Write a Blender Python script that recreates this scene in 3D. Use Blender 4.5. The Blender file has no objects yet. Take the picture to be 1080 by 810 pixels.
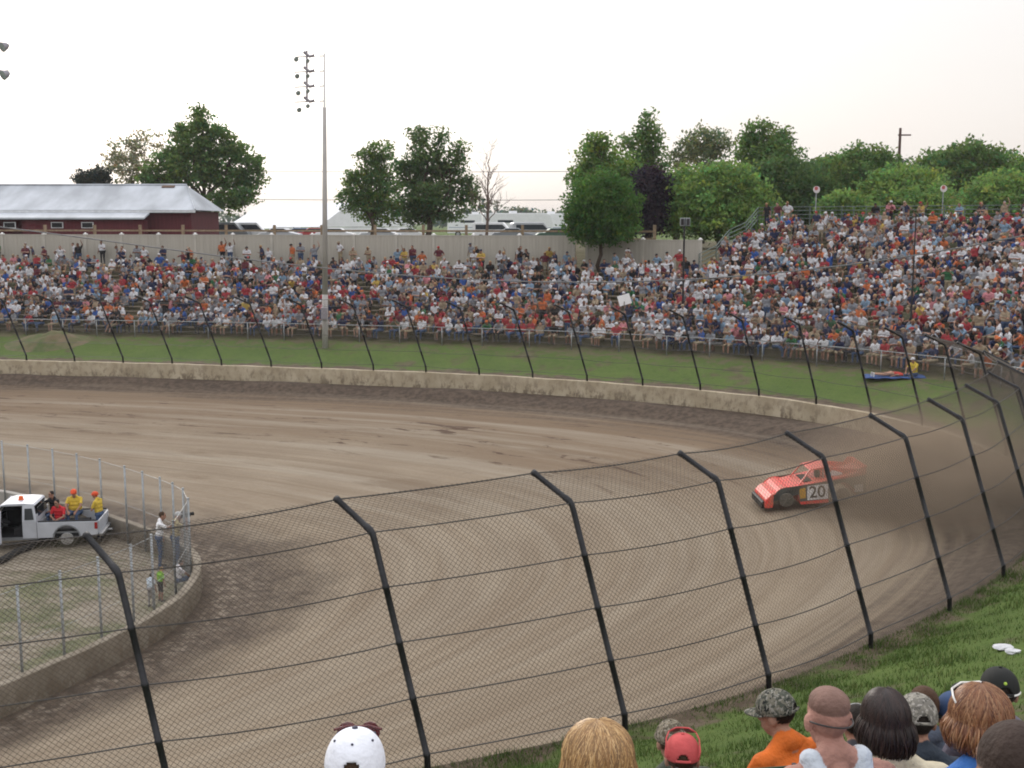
import bpy, bmesh, math, random
import numpy as np
from mathutils import Vector, Matrix

random.seed(7); rng = np.random.default_rng(7)
sc = bpy.context.scene
COL = sc.collection
R = math.radians

# ------------------------------------------------------------------ camera model (40 mm lens, eye 11 m above the infield)
F = 1200.0; TH = math.atan(170/1200.0); H = 11.0
FW = np.array([0, math.cos(TH), -math.sin(TH)]); UP = np.array([0, math.sin(TH), math.cos(TH)])
CAM = np.array([0, 0, H])
def ray(px, py): return FW + np.array([(px-540)/F, 0, 0]) + (405-py)/F*UP
def unZ(px, py, z):
    d = ray(px, py); return CAM + d*((z-H)/d[2])
def unY(px, py, Y):
    d = ray(px, py); return CAM + d*(Y/d[1])
def proj(p):
    q = np.asarray(p, float)-CAM; dep = q@FW
    return 540+F*q[..., 0]/dep, 405-F*(q@UP)/dep, dep

# ------------------------------------------------------------------ materials
def mat(name, base=(.5, .5, .5), rough=.8, metal=0., var=.25, scale=3., detail=6., dark=None, bump=0., bscale=30., attr=None,
        spec=.3, trans=0., stretch=None):
    m = bpy.data.materials.new(name); m.use_nodes = True
    nt = m.node_tree; n = nt.nodes; l = nt.links
    b = n['Principled BSDF']; b.inputs['Roughness'].default_value = rough; b.inputs['Metallic'].default_value = metal
    b.inputs['Specular IOR Level'].default_value = spec
    tc = n.new('ShaderNodeTexCoord')
    vec = tc.outputs['Object']
    if stretch:
        mp = n.new('ShaderNodeMapping'); mp.inputs['Scale'].default_value = stretch; l.new(vec, mp.inputs['Vector']); vec = mp.outputs['Vector']
    no = n.new('ShaderNodeTexNoise'); no.inputs['Scale'].default_value = scale; no.inputs['Detail'].default_value = detail
    l.new(vec, no.inputs['Vector'])
    mx = n.new('ShaderNodeMix'); mx.data_type = 'RGBA'
    rp = n.new('ShaderNodeMapRange'); rp.inputs['From Min'].default_value = .35; rp.inputs['From Max'].default_value = .65
    l.new(no.outputs['Fac'], rp.inputs['Value']); l.new(rp.outputs['Result'], mx.inputs['Factor'])
    if attr:
        a = n.new('ShaderNodeAttribute'); a.attribute_name = attr
        dk = n.new('ShaderNodeMix'); dk.data_type = 'RGBA'; dk.blend_type = 'MULTIPLY'; dk.inputs['Factor'].default_value = 1
        l.new(a.outputs['Color'], dk.inputs['A']); dk.inputs['B'].default_value = (1-var, 1-var, 1-var, 1)
        l.new(a.outputs['Color'], mx.inputs['B']); l.new(dk.outputs['Result'], mx.inputs['A'])
    else:
        d = dark if dark else tuple(c*(1-var) for c in base)
        mx.inputs['A'].default_value = (*d, 1); mx.inputs['B'].default_value = (*base, 1)
    l.new(mx.outputs['Result'], b.inputs['Base Color'])
    if bump:
        n2 = n.new('ShaderNodeTexNoise'); n2.inputs['Scale'].default_value = bscale; l.new(vec, n2.inputs['Vector'])
        bp = n.new('ShaderNodeBump'); bp.inputs['Strength'].default_value = bump; bp.inputs['Distance'].default_value = .03
        l.new(n2.outputs['Fac'], bp.inputs['Height']); l.new(bp.outputs['Normal'], b.inputs['Normal'])
    if trans:
        tr = n.new('ShaderNodeBsdfTranslucent'); l.new(mx.outputs['Result'], tr.inputs['Color'])
        ms = n.new('ShaderNodeMixShader'); ms.inputs['Fac'].default_value = trans
        l.new(b.outputs['BSDF'], ms.inputs[1]); l.new(tr.outputs['BSDF'], ms.inputs[2])
        l.new(ms.outputs['Shader'], n['Material Output'].inputs['Surface'])
    return m

class NG:
    """small node-graph helper for the ground materials"""
    def __init__(s, name, rough=.95):
        s.m = bpy.data.materials.new(name); s.m.use_nodes = True; s.nt = s.m.node_tree; s.n = s.nt.nodes; s.l = s.nt.links
        s.b = s.n['Principled BSDF']; s.b.inputs['Roughness'].default_value = rough; s.b.inputs['Specular IOR Level'].default_value = .15
        s.tc = s.n.new('ShaderNodeTexCoord')
    def vec(s, kind='Object', scale=(1, 1, 1)):
        mp = s.n.new('ShaderNodeMapping'); mp.inputs['Scale'].default_value = scale; s.l.new(s.tc.outputs[kind], mp.inputs['Vector']); return mp.outputs['Vector']
    def noise(s, v, scale, detail=5, rough=.55, lo=.35, hi=.65, dist=0.):
        t = s.n.new('ShaderNodeTexNoise'); t.inputs['Scale'].default_value = scale; t.inputs['Detail'].default_value = detail
        t.inputs['Roughness'].default_value = rough; t.inputs['Distortion'].default_value = dist
        s.l.new(v, t.inputs['Vector']); return s.rng(t.outputs['Fac'], lo, hi)
    def rng(s, x, lo, hi, a=0., b=1., smooth=True):
        r = s.n.new('ShaderNodeMapRange'); r.interpolation_type = 'SMOOTHSTEP' if smooth else 'LINEAR'
        for k, v in (('From Min', lo), ('From Max', hi), ('To Min', a), ('To Max', b)): r.inputs[k].default_value = v
        s.l.new(x, r.inputs['Value']); return r.outputs['Result']
    def math(s, op, a, b=None):
        t = s.n.new('ShaderNodeMath'); t.operation = op
        for i, x in enumerate((a, b)):
            if x is None: continue
            if isinstance(x, (int, float)): t.inputs[i].default_value = x
            else: s.l.new(x, t.inputs[i])
        return t.outputs[0]
    def mix(s, f, a, b, mode='MIX'):
        t = s.n.new('ShaderNodeMix'); t.data_type = 'RGBA'; t.blend_type = mode
        for k, x in (('Factor', f), ('A', a), ('B', b)):
            if isinstance(x, (int, float)): t.inputs[k].default_value = x
            elif isinstance(x, tuple): t.inputs[k].default_value = (*x, 1)
            else: s.l.new(x, t.inputs[k])
        return t.outputs['Result']
    def uv(s):
        x = s.n.new('ShaderNodeSeparateXYZ'); s.l.new(s.tc.outputs['UV'], x.inputs[0]); return x.outputs[0], x.outputs[1]
    def done(s, col, h=None, strength=.4, dist=.05):
        s.l.new(col, s.b.inputs['Base Color'])
        if h is not None:
            bp = s.n.new('ShaderNodeBump'); bp.inputs['Strength'].default_value = strength; bp.inputs['Distance'].default_value = dist
            s.l.new(h, bp.inputs['Height']); s.l.new(bp.outputs['Normal'], s.b.inputs['Normal'])
        return s.m

# ------------------------------------------------------------------ mesh helpers
class MB:
    def __init__(s): s.v = []; s.f = []; s.mi = []; s.c = []; s.cur = 0; s.col = (1, 1, 1)
    def add(s, vs, fs, mi=None):
        o = len(s.v); s.v += [tuple(map(float, q)) for q in vs]; s.c += [s.col]*len(vs)
        for f in fs: s.f.append(tuple(i+o for i in f)); s.mi.append(s.cur if mi is None else mi)
    def box(s, c, size, rot=None, mi=None):
        hx, hy, hz = (q/2 for q in size)
        vs = [Vector((x*hx, y*hy, z*hz)) for x in (-1, 1) for y in (-1, 1) for z in (-1, 1)]
        if rot is not None:
            M = rot if isinstance(rot, Matrix) else Matrix.Rotation(rot, 3, 'Z'); vs = [M@q for q in vs]
        vs = [q+Vector(c) for q in vs]
        s.add(vs, [(0, 1, 3, 2), (4, 6, 7, 5), (0, 4, 5, 1), (2, 3, 7, 6), (0, 2, 6, 4), (1, 5, 7, 3)], mi)
    def beam(s, p, q, w, h, mi=None):
        p = Vector(p); q = Vector(q); d = (q-p).normalized(); up = Vector((0, 0, 1))
        if abs(d.z) > .98: up = Vector((0, 1, 0))
        a = d.cross(up).normalized()*w/2; b = a.cross(d).normalized()*h/2
        vs = [x+i*a+j*b for x in (p, q) for i, j in ((-1, -1), (1, -1), (1, 1), (-1, 1))]
        s.add(vs, [(3, 2, 1, 0), (4, 5, 6, 7), (0, 1, 5, 4), (1, 2, 6, 5), (2, 3, 7, 6), (3, 0, 4, 7)], mi)
    def tube(s, pts, rad, n=8, caps=True, mi=None):
        pts = [Vector(p) for p in pts]
        if isinstance(rad, (int, float)): rad = [rad]*len(pts)
        vs = []; a = None
        for i, p in enumerate(pts):
            t = (pts[min(i+1, len(pts)-1)]-pts[max(i-1, 0)]).normalized()
            if a is None:
                a = t.cross(Vector((0, 0, 1)));
                if a.length < .05: a = t.cross(Vector((0, 1, 0)))
            a = (a-t*a.dot(t)).normalized(); b = t.cross(a)
            for k in range(n):
                w = 2*math.pi*k/n; vs.append(p+(a*math.cos(w)+b*math.sin(w))*rad[i])
        fs = []
        for i in range(len(pts)-1):
            for k in range(n): fs.append((i*n+k, i*n+(k+1) % n, (i+1)*n+(k+1) % n, (i+1)*n+k))
        if caps: fs.append(tuple(reversed(range(n)))); fs.append(tuple((len(pts)-1)*n+k for k in range(n)))
        s.add(vs, fs, mi)
    def prism(s, outline, y0, y1, mi=None):
        """outline in (x,z), extruded along y"""
        n = len(outline)
        vs = [(x, y0, z) for x, z in outline]+[(x, y1, z) for x, z in outline]
        s.add(vs, [tuple(range(n)), tuple(reversed(range(n, 2*n)))]+[(i, i+n, (i+1) % n+n, (i+1) % n) for i in range(n)], mi)
    def ell(s, c, r, nu=16, nv=10, v0=-1., v1=1., M=None, mi=None):
        vs = []; fs = []
        for j in range(nv+1):
            la = math.asin(max(-1, min(1, v0)))+(math.asin(max(-1, min(1, v1)))-math.asin(max(-1, min(1, v0))))*j/nv
            for i in range(nu):
                lo = 2*math.pi*i/nu
                q = Vector((r[0]*math.cos(la)*math.cos(lo), r[1]*math.cos(la)*math.sin(lo), r[2]*math.sin(la)))
                if M is not None: q = M@q
                vs.append(q+Vector(c))
        for j in range(nv):
            for i in range(nu): fs.append((j*nu+i, j*nu+(i+1) % nu, (j+1)*nu+(i+1) % nu, (j+1)*nu+i))
        s.add(vs, fs, mi)
    def build(s, name, mats, parent=None, smooth=False, colors=False, bevel=0., angle=None):
        me = bpy.data.meshes.new(name); me.from_pydata(s.v, [], s.f)
        ms = mats if isinstance(mats, (list, tuple)) else [mats]
        for m in ms: me.materials.append(m)
        me.polygons.foreach_set('material_index', s.mi)
        if smooth: me.polygons.foreach_set('use_smooth', [True]*len(me.polygons))
        if colors:
            a = me.color_attributes.new('Col', 'FLOAT_COLOR', 'POINT')
            a.data.foreach_set('color', np.c_[np.array(s.c, float), np.ones(len(s.c))].ravel())
        bm = bmesh.new(); bm.from_mesh(me); bmesh.ops.recalc_face_normals(bm, faces=bm.faces); bm.to_mesh(me); bm.free()
        if angle: me.set_sharp_from_angle(angle=R(angle)) if hasattr(me, 'set_sharp_from_angle') else None
        return link(name, me, parent, bevel)

def link(name, me, parent=None, bevel=0.):
    o = bpy.data.objects.new(name, me); COL.objects.link(o)
    if parent: o.parent = parent
    if bevel:
        m = o.modifiers.new('Bevel', 'BEVEL'); m.width = bevel; m.segments = 2; m.limit_method = 'ANGLE'; m.angle_limit = R(35)
    return o
def np_mesh(name, v, f, mats, colors=None, smooth=False):
    v = np.asarray(v, np.float32); f = np.asarray(f, np.int32); k = f.shape[1]
    me = bpy.data.meshes.new(name); me.vertices.add(len(v)); me.vertices.foreach_set('co', v.ravel())
    me.loops.add(f.size); me.loops.foreach_set('vertex_index', f.ravel())
    me.polygons.add(len(f)); me.polygons.foreach_set('loop_start', np.arange(0, f.size, k, dtype=np.int32))
    if smooth: me.polygons.foreach_set('use_smooth', np.ones(len(f), bool))
    for m in (mats if isinstance(mats, (list, tuple)) else [mats]): me.materials.append(m)
    me.update(calc_edges=True)
    if colors is not None:
        a = me.color_attributes.new('Col', 'FLOAT_COLOR', 'POINT')
        a.data.foreach_set('color', np.c_[colors, np.ones(len(colors))].astype(np.float32).ravel())
    return me
def tag(o, label, cat, group=None, kind=None):
    if label: o['label'] = label
    if cat: o['category'] = cat
    if group: o['group'] = group
    if kind: o['kind'] = kind
    return o
def thing(name, label, cat, loc=(0, 0, 0), rz=0., group=None):
    o = bpy.data.objects.new(name, None); COL.objects.link(o); o.location = tuple(map(float, loc)); o.rotation_euler = (0, 0, rz)
    o.empty_display_size = .3
    return tag(o, label, cat, group)
def copy_tree(o, parent=None):
    c = o.copy(); COL.objects.link(c)
    if parent: c.parent = parent
    for ch in o.children: copy_tree(ch, c)
    return c
def structure(o): o['kind'] = 'structure'; return o

# ------------------------------------------------------------------ track curves
def catmull(P, step=.25):
    P = np.array(P, float); Q = np.vstack([2*P[0]-P[1], P, 2*P[-1]-P[-2]]); out = []
    for i in range(1, len(Q)-2):
        p0, p1, p2, p3 = Q[i-1:i+3]
        a = np.linalg.norm(p1-p0)**.5; b = np.linalg.norm(p2-p1)**.5; c = np.linalg.norm(p3-p2)**.5
        t0, t1, t2, t3 = 0, a, a+b, a+b+c
        n = max(2, int(np.linalg.norm(p2-p1)/step))
        for t in np.linspace(t1, t2, n, endpoint=False):
            A1 = (t1-t)/(t1-t0)*p0+(t-t0)/(t1-t0)*p1; A2 = (t2-t)/(t2-t1)*p1+(t-t1)/(t2-t1)*p2; A3 = (t3-t)/(t3-t2)*p2+(t-t2)/(t3-t2)*p3
            B1 = (t2-t)/(t2-t0)*A1+(t-t0)/(t2-t0)*A2; B2 = (t3-t)/(t3-t1)*A2+(t-t1)/(t3-t1)*A3
            out.append((t2-t)/(t2-t1)*B1+(t-t1)/(t2-t1)*B2)
    out.append(P[-1]); out = np.array(out)
    s = np.r_[0, np.cumsum(np.linalg.norm(np.diff(out, axis=0), axis=1))]
    u = np.arange(0, s[-1], step)
    return np.c_[np.interp(u, s, out[:, 0]), np.interp(u, s, out[:, 1])], u
OUT, SO = catmull([(-120, -8), (-60, 2), (-25, 8.2), (-12, 11.6), (-4.46, 14.21), (-1.17, 15.5), (1.85, 16.9), (4.37, 18.45), (6.65, 20.35), (8.9, 22.4),
                   (10.95, 24.65), (13.4, 28), (15.7, 32.2), (16.65, 37.17), (16.3, 42.6), (14.42, 47.42), (11.26, 51.4), (5.04, 55.6), (-1.98, 58.9),
                   (-11.76, 61.7), (-18.52, 63.3), (-29.1, 65.2), (-45, 67.5), (-80, 72.0), (-150, 80.0)])
INN, SI = catmull([(-120, 1.5), (-40, 14.5), (-20, 18.2), (-14.8, 20.0), (-12.6, 22.2), (-11.44, 24.23), (-10.09, 27.06), (-9.43, 28.87), (-9.15, 30.7), (-9.3, 32.88), (-9.92, 34.78),
                   (-11.03, 36.3), (-12.48, 37.8), (-14.76, 39.9), (-18.79, 42.6), (-24, 45.0), (-34, 48.2), (-60, 53), (-150, 66)])
def tangents(P):
    t = np.gradient(P, axis=0); return t/np.linalg.norm(t, axis=1)[:, None]
TO = tangents(OUT); NO = np.c_[TO[:, 1], -TO[:, 0]]          # outward normal of the outer wall line
TI = tangents(INN); NI = np.c_[-TI[:, 1], TI[:, 0]]          # towards the infield
apO = int(np.argmax(OUT[:, 0])); apI = int(np.argmax(INN[:, 0]))
ZW = 3.15                                                     # top of the outer wall
# outward normals fan out at the two ends so the sheet reaches the horizon all round
NF = NO.copy()
for i, (x, y) in enumerate(OUT):
    if i > apO and x < -35:
        w = min(1, (-35-x)/100); q = (1-w)*NO[i]+w*np.array([-.93, .36]); NF[i] = q/np.linalg.norm(q)
    if i < apO and x < -20:
        w = min(1, (-20-x)/90); q = (1-w)*NO[i]+w*np.array([-.8, -.6]); NF[i] = q/np.linalg.norm(q)
def sstep(a, b, x):
    t = np.clip((x-a)/(b-a), 0, 1); return t*t*(3-2*t)
SAP = SO[apO]
def s_of(i): return SO[i]
iT0 = int(np.argmin(np.hypot(OUT[:, 0]-5.8, OUT[:, 1]-55.2)))
iT1 = int(np.argmin(np.hypot(OUT[:, 0]-10.6, OUT[:, 1]-52)))
def s_dir(px, d):
    r = np.arange(apO, len(SO)-150); x = OUT[r, 0]+NF[r, 0]*d; y = OUT[r, 1]+NF[r, 1]*d
    return SO[r[int(np.argmin(np.abs(x/y-(px-540)/F)))]]
S_TA, S_TB = s_dir(738, 19.5), s_dir(800, 28.3)
def dtop(s):
    t_ = np.clip((s-S_TB)/(S_TA-S_TB), 0, 1); return 28.5+(19.0-28.5)*t_
PLAT = 9.0
def z_out(s, d):
    """height of the land outside the outer wall, s along the wall, d metres outwards"""
    wfar = sstep(SAP-6, SAP+5, s)
    near = ZW+.05+.405*np.maximum(0, d-.5); near = np.minimum(near, 9.3)
    near = near+(PLAT-near)*sstep(40, 60, d)
    dt = dtop(s)
    zt = 3.98+.315*(dt-6.7)
    far = 3.08+(3.98-3.08)*sstep(.8, 6.4, d)+.315*np.clip(d-6.7, 0, dt-6.7)
    far = np.where(d > dt+1.2, far+(PLAT-far)*sstep(dt+1.2, dt+7, d), far)
    return near*(1-wfar)+far*wfar
def G(s, d):
    i = np.interp(s, SO, np.arange(len(SO))); i0 = np.clip(i.astype(int) if hasattr(i, 'astype') else int(i), 0, len(SO)-2)
    p = OUT[i0]; n = NF[i0]
    return np.array([p[0]+n[0]*d, p[1]+n[1]*d, float(z_out(SO[i0], np.float64(d)))]), n
_GI = np.arange(apO-40, len(SO)-150, 2)
def s_at_px(px, d):
    """station on the far side whose point d metres outside the wall stands in direction px of the view"""
    pts = np.c_[OUT[_GI]+NF[_GI]*d, np.array([z_out(SO[i], np.float64(d)) for i in _GI])]
    x, y, dep = proj(pts); ok = dep > 5
    j = np.argmin(np.where(ok, np.abs(x-px), 1e9)); return SO[_GI[j]]

# ------------------------------------------------------------------ ground sheets
g = NG('grass_and_dirt')
U, V = g.uv()
ov = g.vec()
big = g.noise(ov, .35, 6); mid = g.noise(ov, 2.2, 6); fine = g.noise(ov, 14., 4, .7, .25, .75)
grass = g.mix(big, (.046, .088, .018), (.080, .128, .026)); grass = g.mix(mid, grass, (.062, .112, .02)); grass = g.mix(g.math('MULTIPLY', fine, .5), grass, (.125, .140, .045))
tuft = g.noise(g.vec(scale=(1, 1, .3)), 5.5, 3, .6, .52, .75); grass = g.mix(g.math('MULTIPLY', tuft, .5), grass, (.030, .058, .012))
soil = g.mix(mid, (.085, .062, .042), (.15, .115, .08)); soil = g.mix(g.math('MULTIPLY', fine, .6), soil, (.055, .042, .03))
edge = g.math('ADD', V, g.math('MULTIPLY', g.noise(ov, 1.2, 4, .6, .2, .8), -1.3))
gp = g.n.new('ShaderNodeNewGeometry'); gs = g.n.new('ShaderNodeSeparateXYZ'); g.l.new(gp.outputs['Position'], gs.inputs[0])
edge = g.math('ADD', edge, g.rng(gs.outputs[1], 38, 46, 0, -.75))
f_edge = g.rng(edge, -.45, .1, 1, 0)
patch = g.math('MULTIPLY', g.noise(ov, .5, 5, .6, .56, .66), .75)
worn = g.math('MULTIPLY', g.rng(g.math('ADD', V, g.math('MULTIPLY', mid, 2.5)), 5.2, 8.0), .8)
fd = g.math('MAXIMUM', f_edge, g.math('MAXIMUM', patch, worn))
fd = g.math('MULTIPLY', fd, g.rng(V, 60, 90, 1, 0))
gcol = g.mix(fd, grass, soil)
M_GROUND = g.done(gcol, fine, .5, .04)
idx = np.unique(np.r_[np.arange(0, len(OUT), 16), np.arange(max(0, apO-220), min(len(OUT), apO+260), 3)])
ds = np.r_[0, np.arange(.06, 2, .22), np.arange(2, 36, .75), [37, 40, 44, 50, 60, 75, 95, 130, 200, 350, 700, 1500, 4000]]
vs = []; uvs = []
for i in idx:
    for d in ds:
        z = float(z_out(SO[i], np.float64(d)))
        if .5 < d < 9: z += .05*math.sin(OUT[i][0]*1.7+d*1.3)*math.sin(d*.9+SO[i]*.45)
        if d > 500: z = PLAT-.5
        of = -.03+.27*float(sstep(SAP-2, SAP+4, SO[i])); vs.append((OUT[i][0]+NF[i][0]*(d+of), OUT[i][1]+NF[i][1]*(d+of), z)); uvs.append((SO[i], d))
nd = len(ds); fs = [(a*nd+b, a*nd+b+1, (a+1)*nd+b+1, (a+1)*nd+b) for a in range(len(idx)-1) for b in range(nd-1)]
me = bpy.data.meshes.new('ground'); me.from_pydata(vs, [], fs); me.materials.append(M_GROUND)
uvl = me.uv_layers.new(name='UVMap'); li = np.zeros(len(me.loops), int); me.loops.foreach_get('vertex_index', li)
uvl.data.foreach_set('uv', np.array(uvs, np.float32)[li].ravel()); me.polygons.foreach_set('use_smooth', [True]*len(me.polygons))
structure(link('ground', me))

# track strip between the inner and the outer wall; u runs along it in metres, v = 0 at the inner wall and 1 at the outer
def halves(P, S, ap, n0, n1):
    a = np.interp(np.linspace(S[0], S[ap], n0), S, np.arange(len(S))); b = np.interp(np.linspace(S[ap], S[-1], n1), S, np.arange(len(S)))[1:]
    k = np.r_[a, b]; return np.c_[np.interp(k, np.arange(len(S)), P[:, 0]), np.interp(k, np.arange(len(S)), P[:, 1])]
def warp(P, S, anchors, counts):
    idxs = [int(np.argmin(np.hypot(P[:, 0]-x, P[:, 1]-y))) for x, y in anchors]
    out = []
    for a, b, n in zip(idxs[:-1], idxs[1:], counts):
        ss = np.linspace(S[a], S[b], n, endpoint=False); out.append(np.c_[np.interp(ss, S, P[:, 0]), np.interp(ss, S, P[:, 1])])
    out.append(P[idxs[-1]][None]); return np.vstack(out)
cnt = [40, 40, 50, 50, 60, 60, 40]
PO = warp(OUT, SO, [(-120, -8), (-12, 11.6), (1.85, 16.9), (10.95, 24.65), (16.6, 36.5), (8, 53.7), (-18.5, 63.3), (-150, 80)], cnt)
PI = warp(INN, SI, [(-120, 1.5), (-14.8, 20), (-11.44, 24.23), (-9.43, 28.87), (-9.2, 32.2), (-10.6, 35.8), (-20, 43.2), (-150, 66)], cnt)
NV = 40
tu = np.r_[0, np.cumsum(np.linalg.norm(np.diff((PO+PI)/2, axis=0), axis=1))]
def z_track(v): return 2.3*v**1.35
vs = []; uvs = []
for i in range(len(PO)):
    wd = np.linalg.norm(PO[i]-PI[i])
    for j in range(NV+1):
        v = j/NV; p = PI[i]*(1-v)+PO[i]*v
        z = z_track(v)+.04*math.sin(v*46+.8*math.sin(tu[i]*.11))*math.sin(v*math.pi)+.03*math.sin(v*23+tu[i]*.07)*math.sin(v*math.pi)
        z += .38*max(0, 1-abs(v-.955)/.05)*(.7+.3*math.sin(tu[i]*.9))     # berm of loose clay along the wall
        vs.append((*p, z)); uvs.append((tu[i], v*22))
fs = [(a*(NV+1)+b, (a+1)*(NV+1)+b, (a+1)*(NV+1)+b+1, a*(NV+1)+b+1) for a in range(len(PO)-1) for b in range(NV)]
t = NG('dirt_track_clay')
U, V = t.uv()
uvv = t.vec('UV', (.05, 1, 1)); uv2 = t.vec('UV', (.018, 1, 1)); ov = t.vec()
st = t.noise(uvv, 1.6, 7, .62, .36, .64, .4); st2 = t.noise(uv2, 4.5, 5, .6, .4, .62, .25); blot = t.noise(ov, .22, 6, .6, .38, .62); fine = t.noise(ov, 9, 6, .7, .3, .7)
c = t.mix(st, (.196, .152, .106), (.252, .202, .144)); c = t.mix(t.math('MULTIPLY', st2, .45), c, (.272, .226, .168)); c = t.mix(t.math('MULTIPLY', blot, .35), c, (.17, .127, .088))
c = t.mix(t.math('MULTIPLY', fine, .3), c, (.15, .11, .075))
tp = t.n.new('ShaderNodeNewGeometry'); ts = t.n.new('ShaderNodeSeparateXYZ'); t.l.new(tp.outputs['Position'], ts.inputs[0]); farm = t.rng(ts.outputs[1], 36, 46)
wob = t.math('MULTIPLY', t.noise(t.vec('UV', (.08, .5, 1)), 1.0, 5, .65, .2, .8), 4.5)
c = t.mix(t.math('MULTIPLY', t.math('MULTIPLY', t.rng(t.math('ADD', V, wob), 12.5, 19), farm), .75), c, (.150, .102, .064))
amp = t.math('ADD', t.math('MULTIPLY', farm, .6), .4)
c = t.mix(t.math('MULTIPLY', t.math('MULTIPLY', t.noise(t.vec('UV', (.03, .7, 1)), .9, 7, .7, .46, .62), .5), amp), c, (.30, .262, .205))
c = t.mix(t.math('MULTIPLY', t.noise(t.vec('UV', (.10, .9, 1)), .8, 7, .72, .53, .66, .5), t.math('MULTIPLY', amp, .6)), c, (.135, .095, .062))
# moist dark clay: against the outer wall and around the inner one
vin = t.math('ADD', V, t.math('MULTIPLY', t.noise(ov, .6, 5, .6, .2, .8), -1.6))
dk_in = t.math('MULTIPLY', t.rng(vin, .4, 3.4, 1, 0), .95)
vo = t.math('ADD', V, t.math('MULTIPLY', t.noise(uvv, 2.4, 5, .6, .2, .8), 2.0))
dk_out = t.math('MULTIPLY', t.rng(vo, 18.6, 21.3), .95)
clod = t.noise(ov, 3.5, 4, .6, .35, .65)
moist = t.mix(clod, (.052, .038, .029), (.098, .073, .054))
c = t.mix(t.math('MAXIMUM', dk_in, dk_out), c, moist)
crumb = t.math('MULTIPLY', t.noise(ov, 2.6, 7, .75, .47, .60), t.math('MULTIPLY', t.rng(V, .1, .5), t.rng(V, .8, 1.9, 1, 0)))
c = t.mix(t.math('MULTIPLY', crumb, .8), c, (.22, .18, .14))
scar = t.math('MULTIPLY', t.noise(t.vec('UV', (.30, 1.5, 1)), 1.1, 7, .72, .575, .63, .9), t.math('MULTIPLY', t.rng(V, 10.5, 13), t.rng(V, 17.5, 19, 1, 0)))
c = t.mix(t.math('MULTIPLY', t.math('MULTIPLY', scar, .95), farm), c, (.080, .050, .034))
M_TRACK = t.done(c, t.math('ADD', t.math('MULTIPLY', fine, .4), t.math('ADD', st, t.math('MULTIPLY', clod, .5))), .45, .05)
me = bpy.data.meshes.new('dirt_track'); me.from_pydata(vs, [], fs); me.materials.append(M_TRACK)
uvl = me.uv_layers.new(name='UVMap'); li = np.zeros(len(me.loops), int); me.loops.foreach_get('vertex_index', li)
uvl.data.foreach_set('uv', np.array(uvs, np.float32)[li].ravel()); me.polygons.foreach_set('use_smooth', [True]*len(me.polygons))
structure(link('dirt_track', me))

# infield
n_ = NG('infield_grass'); ov = n_.vec()
big = n_.noise(ov, .32, 6, .65, .36, .53); mid = n_.noise(n_.vec(scale=(.6, 1.6, 1)), 1.3, 6, .65, .38, .62); fine = n_.noise(ov, 8, 6, .7, .3, .7)
gr = n_.mix(mid, (.068, .084, .034), (.125, .125, .062)); dr = n_.mix(mid, (.19, .158, .115), (.31, .268, .21)); dr = n_.mix(n_.math('MULTIPLY', fine, .5), dr, (.10, .08, .058))
c = n_.mix(n_.math('MAXIMUM', big, n_.math('MULTIPLY', fine, .35)), gr, dr)
M_INF = n_.done(c, fine, .5, .05)
q = INN+NI*.02
me = bpy.data.meshes.new('infield'); me.from_pydata([(x, y, .02) for x, y in q[::2]], [], [tuple(range(len(q[::2])))]); me.materials.append(M_INF)
structure(link('infield', me))

# ------------------------------------------------------------------ concrete walls along the track
def wall_strip(name, P, N, S, i0, i1, z0, z1, th, m, step=3, parent=None, jig=0.):
    vs = []; k = list(range(i0, i1, step))
    for i in k:
        a = P[i]; b = P[i]+N[i]*th; e = jig*math.sin(S[i]*1.3)+jig*.6*math.sin(S[i]*3.1)
        vs += [(*a, z0), (*a, z1+e-.02), (*(a+N[i]*.02), z1+e), (*(b-N[i]*.02), z1+e), (*b, z1+e-.02), (*b, z0)]
    fs = []
    for a in range(len(k)-1):
        for j in range(5): fs.append((a*6+j, a*6+j+1, (a+1)*6+j+1, (a+1)*6+j))
    me = bpy.data.meshes.new(name); me.from_pydata(vs, [], fs); me.materials.append(m); return link(name, me, parent)
w = NG('mud_splashed_concrete', .9); ov = w.vec(); gz = w.n.new('ShaderNodeNewGeometry'); sp = w.n.new('ShaderNodeSeparateXYZ'); w.l.new(gz.outputs['Position'], sp.inputs[0])
c = w.mix(w.noise(ov, 1.2, 6), (.40, .335, .235), (.50, .43, .315)); spl = w.noise(w.vec(scale=(1, 1, .6)), 3.2, 8, .75, .47, .60)
low = w.rng(sp.outputs[2], 2.2, 3.2, .95, .25); c = w.mix(w.math('MULTIPLY', spl, low), c, (.15, .115, .08)); c = w.mix(w.math('MULTIPLY', w.noise(ov, .35, 4), .35), c, (.30, .25, .17))
M_WALL = w.done(c, spl, .3)
w = NG('inner_wall_concrete', .9); ov = w.vec(); gz = w.n.new('ShaderNodeNewGeometry'); sp = w.n.new('ShaderNodeSeparateXYZ'); w.l.new(gz.outputs['Position'], sp.inputs[0])
c = w.mix(w.noise(ov, 1.2, 6), (.19, .162, .124), (.265, .23, .182)); spl = w.noise(w.vec(scale=(1, 1, .5)), 2.4, 8, .75, .38, .58)
low = w.rng(sp.outputs[2], .0, .82, .95, .15); c = w.mix(w.math('MULTIPLY', spl, low), c, (.13, .10, .07))
wx = w.rng(sp.outputs[0], -19, -16.5, .8, 0); c = w.mix(wx, c, (.42, .40, .37))
M_WALLIN = w.done(c, spl, .3)
ow = tag(wall_strip('concrete_wall', OUT, NO, SO, 60, len(OUT)-60, 1.6, ZW, .26, M_WALL, 3, None, .012), 'long low tan concrete wall splashed with mud round the outside of the track', 'wall')
iw = tag(wall_strip('concrete_wall', INN, NI, SI, 60, len(INN)-60, -.2, .74, .24, M_WALLIN, 2, None, .012), 'low tan concrete wall curving round the infield grass', 'wall')

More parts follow.
